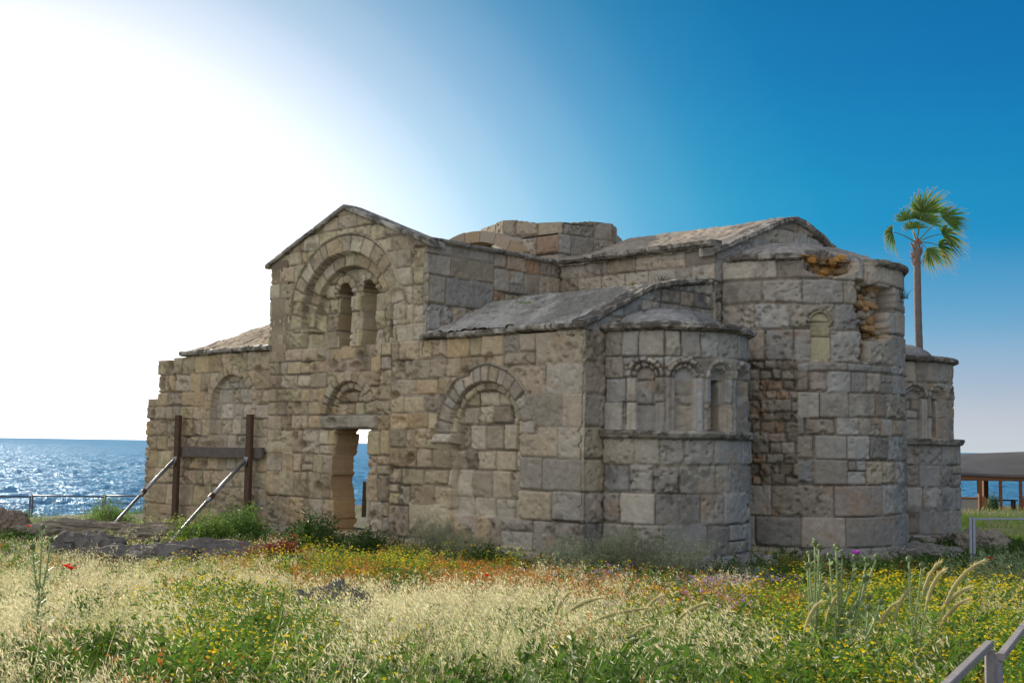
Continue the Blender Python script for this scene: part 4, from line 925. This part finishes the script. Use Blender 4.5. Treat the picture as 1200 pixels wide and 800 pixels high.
stuff(herb(r, 9000, 4.6, 14, 'leafy_weeds', w_green, (.1, .26), (.075, .15, .02), 14, .06, None), 'broad leaved green weeds in the near meadow', 'weeds')
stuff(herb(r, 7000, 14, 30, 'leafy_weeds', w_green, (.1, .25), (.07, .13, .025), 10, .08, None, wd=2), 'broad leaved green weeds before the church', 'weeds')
def w_pur(px, py, x, y): return np.clip(G2(px, py, 865, 703, 45, 7)+.9*G2(px, py, 800, 742, 45, 8)+.8*G2(px, py, 690, 692, 55, 6), 0, 1)
stuff(herb(r, 420, 6, 22, 'purple_statice', w_pur, (.16, .24), (.1, .14, .06), 5, .03, (.44, .34, .55), 6, (.007, .012), wd=1.5, spread=.045), 'patches of lilac sea lavender in bloom', 'wildflowers')

# ------------------------------------------------------------------ palm behind the farthest apse
def palm():
    b = atY(1081, 470, 38); b.z = tz(b.x, b.y)
    t = empty('palm_tree', b, 'tall windblown fan palm standing behind the farthest apse', 'palm tree')
    top = atY(1074, 285, 38)-b; rr = np.random.default_rng(4)
    pts = []; n = 44
    for i in range(n+1):
        k = i/n; pts.append(Vector((top.x*k**1.3+.10*math.sin(k*5.0)*(1-k), .06*math.sin(k*4), -.2+(top.z+.2)*k)))
    rad = [(.135-.035*i/n)*(1+.05*(i % 2)) for i in range(n+1)]
    mb = MB(); mb.tube(pts, rad, 14, (.17, .14, .125))
    tr = mb.build('trunk', M_bark, t, True)
    mb = MB()                                     # stubs of old leaf bases under the crown
    for k in range(26):
        a = rr.uniform(0, 6.28); z = top.z-rr.uniform(.02, .75); d = Vector((math.cos(a), math.sin(a), 0)); p = Vector((top.x, 0, z))+d*.09
        mb.bar(p, p+d*.09+Vector((0, 0, .18)), .07, .02, (.30, .16, .09))
    mb.build('leaf_bases', M_bark, tr)
    # (end x, end z) of each petiole from the crown, fan radius, droop
    FR = [(-.15, .95, .5, .05), (.10, 1.08, .6, .0), (.32, .9, .55, .15), (.78, .85, .5, .4), (1.08, .45, .58, .45), (.95, .02, .5, .6), (.36, -.2, .42, .8), (-1.0, .3, .48, .8), (-.02, .6, .45, .2)]
    for k, (ex, ez, fr, dr) in enumerate([(a*1.06, b*1.0, c*1.32, d) for a, b, c, d in FR]):
        base = Vector(top); dy = rr.uniform(-.5, .5); end = base+Vector((ex*.85, dy, ez*.85)); mid = (base+end)/2+Vector((0, 0, .12))
        P = [base*(1-q)**2+mid*2*q*(1-q)+end*q*q for q in np.linspace(0, 1, 7)]
        V = []; Fq = []; Cc = []
        mb = MB(); mb.tube(P, [.022-.012*q for q in np.linspace(0, 1, 7)], 5, (.22, .26, .09))
        d = (P[-1]-P[-2]).normalized(); side = d.cross(Vector((0, -1, .25))).normalized(); nrm = side.cross(d)
        NL = 24
        for j in range(NL):
            a = math.radians(-82+164*j/(NL-1))+rr.normal(0, .035); dirv = d*math.cos(a)+side*math.sin(a)
            L = fr*(.62+.38*math.cos(a*.55))*rr.uniform(.88, 1.08); w0 = fr*.045; fold = (1 if j % 2 else -1)*.035
            dry = rr.random() < .18+.25*(dr > .55); c1 = (.30, .27, .12) if dry else (.085+.05*rr.random(), .17+.06*rr.random(), .03); c0 = (.07, .15, .025)
            prev = None
            for q in range(5):
                u = q/4; g = Vector((0, 0, -1))*dr*fr*(u**2.2)*.75+Vector((1, 0, 0))*.3*fr*u**1.8+nrm*fold*(1 if 0 < q < 3 else 0)
                p = end+dirv*L*u+g; wv = (side*math.cos(a)-d*math.sin(a))*w0*(.35+u*1.6 if u < .5 else 1.15*(1-u)*2.0)
                b0 = len(mb.V); c = tuple(c0[i]*(1-u)+c1[i]*u for i in range(3)) if q < 4 else (.42, .30, .17)
                mb.V += [tuple(p-wv), tuple(p+wv)]; mb.C += [c, c]
                if prev is not None: mb.F.setdefault(4, []).append([prev, prev+1, b0+1, b0])
                prev = b0
            # loose thread at the leaf tip
            if rr.random() < .8:
                e = end+dirv*L+Vector((0, 0, -1))*dr*fr*.75+Vector((.28*fr, 0, 0)); e2 = e+Vector((rr.uniform(-.02, .18), rr.uniform(-.05, .05), rr.uniform(-.25, .02)))
                mb.add([e-Vector((0, 0, .006)), e+Vector((0, 0, .006)), e2], [(0, 1, 2)], (.42, .30, .2))
        mb.build('frond', M_leaf, t)
palm()

# ------------------------------------------------------------------ single plants
def thistle(px, py, Y, label, heads, seed, purple=(), h=None, group='thistles', blur=0):
    """heads: list of photo pixels of the flower heads; the plant is rooted on the ground below"""
    rr = np.random.default_rng(seed); b = atY(px, py, Y); b.z = tz(b.x, b.y)
    t = empty('thistle', b, label, 'thistle', 0, group); g = (.36, .44, .22)
    st = MB(); lf = MB(); tops = [atY(x, y, Y+rr.uniform(-.06, .06))-b for x, y in heads]
    tall = max(tops, key=lambda v: v.z); fork = tall*.42; fork.z = tall.z*.42
    for i, e in enumerate(tops):
        f0 = Vector((tall.x*.1, 0, tall.z*rr.uniform(.15, .5))); mid = (f0+e)/2+Vector((e.x*.12, 0, -.04))
        P = [Vector((0, 0, -.03)), f0*.5, f0]+[f0*(1-q)**2+mid*2*q*(1-q)+e*q*q for q in (.2, .4, .6, .8, 1)]
        st.tube(P, [.009, .0085, .008, .007, .0065, .006, .0055, .005], 6, g)
        for k in range(40):                                # spiny leaves and wings along each stalk
            q = rr.random(); p = P[2].lerp(P[-1], q) if q > .3 else Vector((0, 0, 0)).lerp(P[2], q/.3)
            if q > .3: p = f0*(1-(q-.3)/.7)**2+mid*2*((q-.3)/.7)*(1-(q-.3)/.7)+e*((q-.3)/.7)**2
            a = rr.uniform(0, 6.28); d = Vector((math.cos(a), math.sin(a), rr.uniform(.2, .9))).normalized(); L = rr.uniform(.03, .065) if q > .3 else rr.uniform(.08, .17)
            sd = d.cross(Vector((0, 0, 1))).normalized()*L*.22
            c = tuple(np.array((.33, .43, .2))*rr.uniform(.7, 1.2))
            lf.add([p, p+d*L*.35+sd, p+d*L*.55+sd*.35, p+d*L*.7+sd*.8, p+d*L, p+d*L*.7-sd*.8, p+d*L*.55-sd*.35, p+d*L*.35-sd], [tuple(range(8))], c)
    st.build('stem', M_leaf, t, True); lf.build('leaves', M_leaf, t)
    for i, e in enumerate(tops):
        hd = MB(); rad = .021 if i in purple else rr.uniform(.014, .019)
        ring = []
        for q in range(6):
            a_ = math.pi*(q+.5)/6; ring.append((rad*math.sin(a_), -rad*1.1*math.cos(a_)))
        hd.tube([e+Vector((0, 0, z)) for _, z in ring], [x for x, _ in ring], 10, (.20, .26, .12))
        for k in range(46):                                # bracts
            a = rr.uniform(0, 6.28); v = rr.uniform(-.5, .8); d = Vector((math.cos(a)*math.sqrt(1-v*v), math.sin(a)*math.sqrt(1-v*v), v)); s_ = d.cross(Vector((.3, .2, 1))).normalized()*.0022
            p = e+d*rad*.9; hd.add([p-s_, p+s_, p+d*.014], [(0, 1, 2)], (.27, .30, .16))
        o = hd.build('flower_head', M_leaf, t)
        if i in purple:
            fl = MB()
            for k in range(150):
                a = rr.uniform(0, 6.28); v = rr.uniform(.15, 1); d = Vector((math.cos(a)*math.sqrt(1-v*v), math.sin(a)*math.sqrt(1-v*v), v*.8+.2)); s_ = d.cross(Vector((.3, .2, 1))).normalized()*.0016
                p = e+Vector((0, 0, rad*.5)); q_ = p+d*rr.uniform(.022, .032); fl.add([p-s_, p+s_, q_+s_*1.4, q_-s_*1.4], [(0, 1, 2, 3)], (.55, .14, .60))
            fl.build('florets', M_petal, o)
thistle(955, 760, 7.2, 'tall thistle with green buds, leftmost of the group before the middle apse', [(955, 636), (948, 648), (960, 640), (962, 665), (946, 662)], 1)
thistle(985, 768, 7.0, 'tall branching thistle with one purple flower before the middle apse', [(980, 640), (1003, 652), (972, 650), (987, 650), (1016, 655), (1028, 652), (1015, 676), (968, 690), (1018, 700)], 2, purple=(1,))
thistle(1072, 770, 6.9, 'thistle with two tan seed heads among the nodding barley spikes', [(1065, 655), (1080, 662), (1088, 690)], 3)
thistle(1002, 790, 6.6, 'short leafy thistle low in the grass beside the purple flowered one', [(1018, 712), (1032, 705), (995, 720)], 4)
thistle(536, 830, 4.9, 'purple flowered thistle at the bottom edge of the meadow', [(536, 789), (528, 770), (545, 768), (510, 783)], 5, purple=(0,))
thistle(615, 830, 5.2, 'low thistle with round blue green buds left of the nodding stalks', [(615, 772), (600, 782), (728, 784), (680, 795)], 6)
thistle(42, 760, 8.0, 'tall brown headed thistle stalk at the left edge below the boulder', [(50, 617), (60, 632), (38, 640)], 7)

def spike(px, py, tx, ty, Y, seed, hl=.11, label=None):
    rr = np.random.default_rng(seed); b = atY(px, py, Y); b.z = tz(b.x, b.y); t = empty('barley_spike', b, label or 'nodding green gold barley spike on a thin stalk', 'grass spike', 0, 'nodding barley spikes')
    e = atY(tx, ty, Y)-b; k = Vector((e.x*.12, 0, e.z*.85)); P = [k*2*q*(1-q)+e*q*q for q in np.linspace(0, 1, 30)]
    P[0] = Vector((0, 0, -.03)); Ls = np.cumsum([0]+[(P[i+1]-P[i]).length for i in range(29)]); i0 = int(np.searchsorted(Ls, Ls[-1]-hl))
    mb = MB(); mb.tube(P[:i0+2], .0024, 5, (.35, .38, .14)); mb.build('stalk', M_grass, t, True)
    hd = MB(); H = P[i0:]; n = len(H)
    hd.tube(H, [max(.002, .0105*math.sin(math.pi*(.15+.85*q/(n-1)))**.6) for q in range(n)], 7, (.52, .47, .22))
    for j in range(260):
        q = rr.random()*(n-1.01); i = int(q); p = H[i].lerp(H[i+1], q-i); d = (H[min(i+1, n-1)]-H[i]).normalized(); a = rr.normal(size=3); v = (d*.9+Vector(a)*.28).normalized()
        s_ = v.cross(Vector((0, 1, .2))).normalized()*.0011; hd.add([p-s_, p+s_, p+v*rr.uniform(.022, .045)], [(0, 1, 2)], (.66, .58, .32))
    hd.build('seed_head', M_grass, t)
SPK = [(640, 790, 668, 694, 7.0, 'barley spike upright and pale, leftmost of the five in the middle of the meadow'), (628, 795, 705, 700, 6.9, 'barley spike bending over right above the long arched one'), (635, 800, 760, 712, 6.7, 'longest arched barley spike in the middle of the meadow'),
       (740, 790, 775, 698, 7.4, 'barley spike pointing up right above the lilac sea lavender'), (725, 800, 762, 732, 7.1, 'low barley spike left of the lilac sea lavender'), (770, 790, 830, 706, 7.2, 'thin barley spike right above the lilac flowers'),
       (960, 800, 985, 694, 7.0, 'barley spike at the foot of the branching thistle'), (935, 800, 962, 705, 6.8, 'short barley spike left of the branching thistle base'), (1040, 790, 1066, 690, 6.7, 'barley spike left of the seed headed thistle'), (1070, 790, 1100, 660, 6.5, 'upper barley spike just right of the seed headed thistle'),
       (1075, 795, 1106, 668, 6.4, 'lower barley spike just right of the seed headed thistle'), (1088, 800, 1153, 657, 6.3, 'longest barley spike, reaching right towards the stone block'), (1080, 800, 1136, 688, 6.5, 'barley spike bowing right beneath the longest one'), (1085, 805, 1134, 702, 6.4, 'lowest bowed barley spike on the right'), (1020, 800, 1052, 705, 6.9, 'small barley spike between the two thistles on the right')]
for i, (a, b_, c, d, Y, lb) in enumerate(SPK): spike(a, b_, c, d, Y, 30+i, .30 if i in (2, 11) else .2, lb)

def poppy(px, py, Y, label, s=.03, c=(.75, .06, .02)):
    p = atY(px, py, Y); b = Vector((p.x, p.y, tz(p.x, p.y))); t = empty('poppy', b, label, 'poppy', 0, 'poppies'); h = p.z-b.z
    mb = MB(); mb.tube([(0, 0, -.02), (.01, 0, h*.6), (0, 0, h)], .0022, 5, (.18, .22, .08)); mb.build('stem', M_leaf, t)
    mb = MB(); rr = random.Random(px)
    for k in range(5):
        a = k*1.257+rr.random(); d = Vector((math.cos(a), math.sin(a), .55)); s_ = Vector((-math.sin(a), math.cos(a), 0)); o = Vector((0, 0, h))
        mb.add([o, o+d*s*.6+s_*s*.55, o+d*s+s_*s*.35+Vector((0, 0, .1*s)), o+d*s*1.05-s_*s*.3, o+d*s*.6-s_*s*.55], [(0, 1, 2, 3, 4)], c)
    mb.build('petals', M_petal, t)
    mb = MB(); mb.tube([(0, 0, h), (0, 0, h+s*.3)], [s*.18, s*.12], 6, (.03, .03, .03)); mb.build('flower_centre', M_leaf, t)
for a in ((78, 664, 13, 'left red poppy of the pair below the dark stone slab', .05), (84, 667, 12.8, 'right red poppy of the pair below the dark stone slab', .05), (33, 617, 26, 'tiny red poppy beside the brown boulder', .06),
          (570, 675, 15, 'red poppy before the right hand blind arch', .045), (711, 749, 8.2, 'orange red poppy among the yellow flowers in mid meadow', .028, (.75, .14, .03)),
          (1160, 655, 16, 'dark red poppy in the shade below the stone block', .05, (.5, .03, .03)), (1103, 670, 15, 'dark red poppy left of the longest barley spike', .045, (.5, .03, .03)),
          (1172, 617, 38, 'red poppy beyond the grey railing, nearer the church', .09), (1180, 615, 38, 'red poppy beyond the grey railing, nearer the right edge', .09)): poppy(*a)

def bush(name, px, py, Y, w, h, label, cat, group, kind, seed, col):
    """kind 'leaf' = bushy herb, 'oat' = fountain of fine wild oats"""
    r = np.random.default_rng(seed); b = atY(px, py, Y); b.z = tz(b.x, b.y); t = empty(name, b, label, cat, 0, group)
    n = int((140 if kind == 'leaf' else 75)*w*h/.5)+45; P = np.stack([r.normal(0, w*.22, n), r.normal(0, w*.2, n), np.zeros(n)], -1)
    if kind == 'leaf':
        H = h*r.uniform(.35, 1.15, n)*np.exp(-(P[:, 0]/(w*.6))**2)*(.6+.8*vn(P[:, 0]*5+seed, P[:, 1]*5, seed)); L = P[:, :2]*.5+r.normal(0, .05, (n, 2))
        st = ribbons(r, P, H, L, r.uniform(.004, .007, n), jit(r, np.array(col)*.8, n), jit(r, col, n), 3)
        kl = 18; N = n*kl; q = stempt(P, H, L, r.uniform(.1, 1, (n, kl))).reshape(-1, 3)+r.normal(0, .035, (N, 3)); D = np.stack([r.normal(.1, .7, N), r.normal(0, .7, N), r.normal(.3, .5, N)], -1)
        lv = diamonds(r, q, D, r.uniform(.035, .10, N), r.uniform(.016, .04, N), np.clip(np.repeat(jit(r, col, n, .25), kl, 0)*r.uniform(.7, 1.35, (N, 1)), 0, 1))
    else:
        H = h*r.uniform(.5, 1.05, n); L = np.stack([P[:, 0]*.7+.28*H, P[:, 1]*.6], -1)+r.normal(0, .16, (n, 2))*H[:, None]
        st = ribbons(r, P, H, L, r.uniform(.006, .011, n), jit(r, np.array(col)*.45, n), jit(r, col, n), 5)
        kl = 16; N = n*kl; q = stempt(P, H, L, r.uniform(.4, 1, (n, kl))).reshape(-1, 3)+r.normal(0, .025, (N, 3)); D = np.stack([r.normal(.5, .5, N), r.normal(0, .5, N), r.normal(-.5, .5, N)], -1)
        lv = diamonds(r, q, D, r.uniform(.04, .08, N), r.uniform(.008, .015, N), np.clip(np.repeat(jit(r, np.array(col)*1.25, n, .2), kl, 0), 0, 1))
    for nm, g in (('stems', st), ('leaves' if kind == 'leaf' else 'seed_heads', lv)):
        V, Fs, C = pack([g]); mk(nm, V, Fs, M_leaf if kind == 'leaf' else M_grass, t, C, False)
GB = 'leafy shrubs at the foot of the long wall'; GO = 'tufts of wild oats against the church'
bush('leafy_shrub', 243, 645, 25.5, 1.3, .55, 'bright green leafy shrub between the two timber posts', 'shrub', GB, 'leaf', 1, (.12, .20, .03))
bush('leafy_shrub', 283, 640, 26.5, 1.2, .7, 'green shrub at the foot of the timber post nearer the door', 'shrub', GB, 'leaf', 2, (.10, .19, .035))
bush('leafy_shrub', 205, 640, 26.5, 1.0, .45, 'low yellow green shrub at the foot of the outer timber post', 'shrub', GB, 'leaf', 3, (.18, .25, .04))
bush('leafy_shrub', 362, 648, 25.3, 1.3, .65, 'dark green flowering shrub left of the doorway', 'shrub', GB, 'leaf', 4, (.07, .13, .025))
bush('leafy_shrub', 434, 655, 24.2, .9, .5, 'dark green shrub right below the doorway', 'shrub', GB, 'leaf', 5, (.07, .13, .025))
bush('leafy_shrub', 125, 622, 30, 1.0, .6, 'small light green shrub by the fence before the sea', 'shrub', GB, 'leaf', 6, (.16, .25, .06))
bush('leafy_shrub', 575, 668, 21.6, 1.0, .35, 'low dark shrub under the blind arch right of the door', 'shrub', GB, 'leaf', 7, (.06, .10, .025))
bush('leafy_shrub', 840, 672, 20.3, 1.5, .3, 'low dark green shrub at the foot of the nearest apse', 'shrub', GB, 'leaf', 8, (.06, .11, .025))
bush('wild_oats', 505, 662, 23.0, .9, .85, 'grey green wild oats left of the blind arch foot', 'wild grass', GO, 'oat', 11, (.26, .28, .17))
bush('wild_oats', 545, 664, 22.3, .8, .6, 'short grey green wild oats under the blind arch', 'wild grass', GO, 'oat', 12, (.24, .26, .16))
bush('wild_oats', 660, 676, 20.3, 1.0, .8, 'dense pale wild oats hiding the foot of the near corner', 'wild grass', GO, 'oat', 13, (.30, .33, .19))
bush('wild_oats', 712, 672, 20.6, .7, .95, 'tall thin wild oats rising in the seam between corner and apse', 'wild grass', GO, 'oat', 14, (.28, .30, .18))
bush('wild_oats', 752, 674, 20.3, 1.0, .9, 'broad cloud of wild oats before the nearest apse', 'wild grass', GO, 'oat', 15, (.25, .26, .16))
bush('wild_oats', 795, 680, 19.8, .8, .8, 'pale drooping wild oats before the right half of the nearest apse', 'wild grass', GO, 'oat', 16, (.36, .37, .25))
bush('wild_oats', 875, 676, 19.8, .5, .35, 'small tuft of wild oats below the corner of the two apses', 'wild grass', GO, 'oat', 17, (.3, .32, .22))
bush('wild_oats', 1170, 690, 16, 1.2, .75, 'wide tuft of wild oats at the right edge below the stone block', 'wild grass', GO, 'oat', 18, (.28, .34, .17))
bush('spiky_plant', 1164, 601, 60, .5, .75, 'dark upright shrub before the pavilion posts', 'shrub', None, 'leaf', 19, (.06, .12, .04))
bush('russet_dock', 322, 664, 21, .8, .55, 'dark red dock plant right of the long rock ledge', 'dock plant', None, 'leaf', 20, (.16, .04, .02))
GW = 'weeds growing on the church roofs'
def ledge(u, v, z, w, h, label, seed, col=(.12, .2, .035)):
    p = CW(u, v, z); r = np.random.default_rng(seed); t = empty('wall_weed', p, label, 'weed', 0, GW); n = 60
    P = np.stack([r.normal(0, w*.3, n), r.normal(0, .05, n), np.zeros(n)-.02], -1); H = h*r.uniform(.4, 1, n); L = r.normal(0, .4, (n, 2))*H[:, None]
    V, Fs, C = pack([ribbons(r, P, H, L, r.uniform(.008, .016, n), jit(r, col, n), jit(r, col, n), 3)]); mk('leaves', V, Fs, M_leaf, t, C, False)
ledge(3.3, 4.0, 5.5, .5, .16, 'green weed where the aisle roof meets the nave wall', 1)
ledge(1.2, 4.0, 5.52, .3, .28, 'dark weed with a tall stalk above the roof verge', 2, (.05, .08, .02))
ledge(2.0, 4.0, 5.52, .15, .2, 'thin yellow weed left of the dark one above the roof verge', 3, (.3, .3, .05))
ledge(3.4, 1.9, 5.15, .35, .06, 'flat green weed on the left half of the aisle roof', 4)
ledge(2.8, 1.5, 5.0, .35, .07, 'flat bright weed in the middle of the aisle roof', 5, (.16, .26, .03))
ledge(-2.45, 7.4, 5.3, .2, .3, 'dark weed rooted in the broken top of the middle apse', 6, (.04, .07, .02))
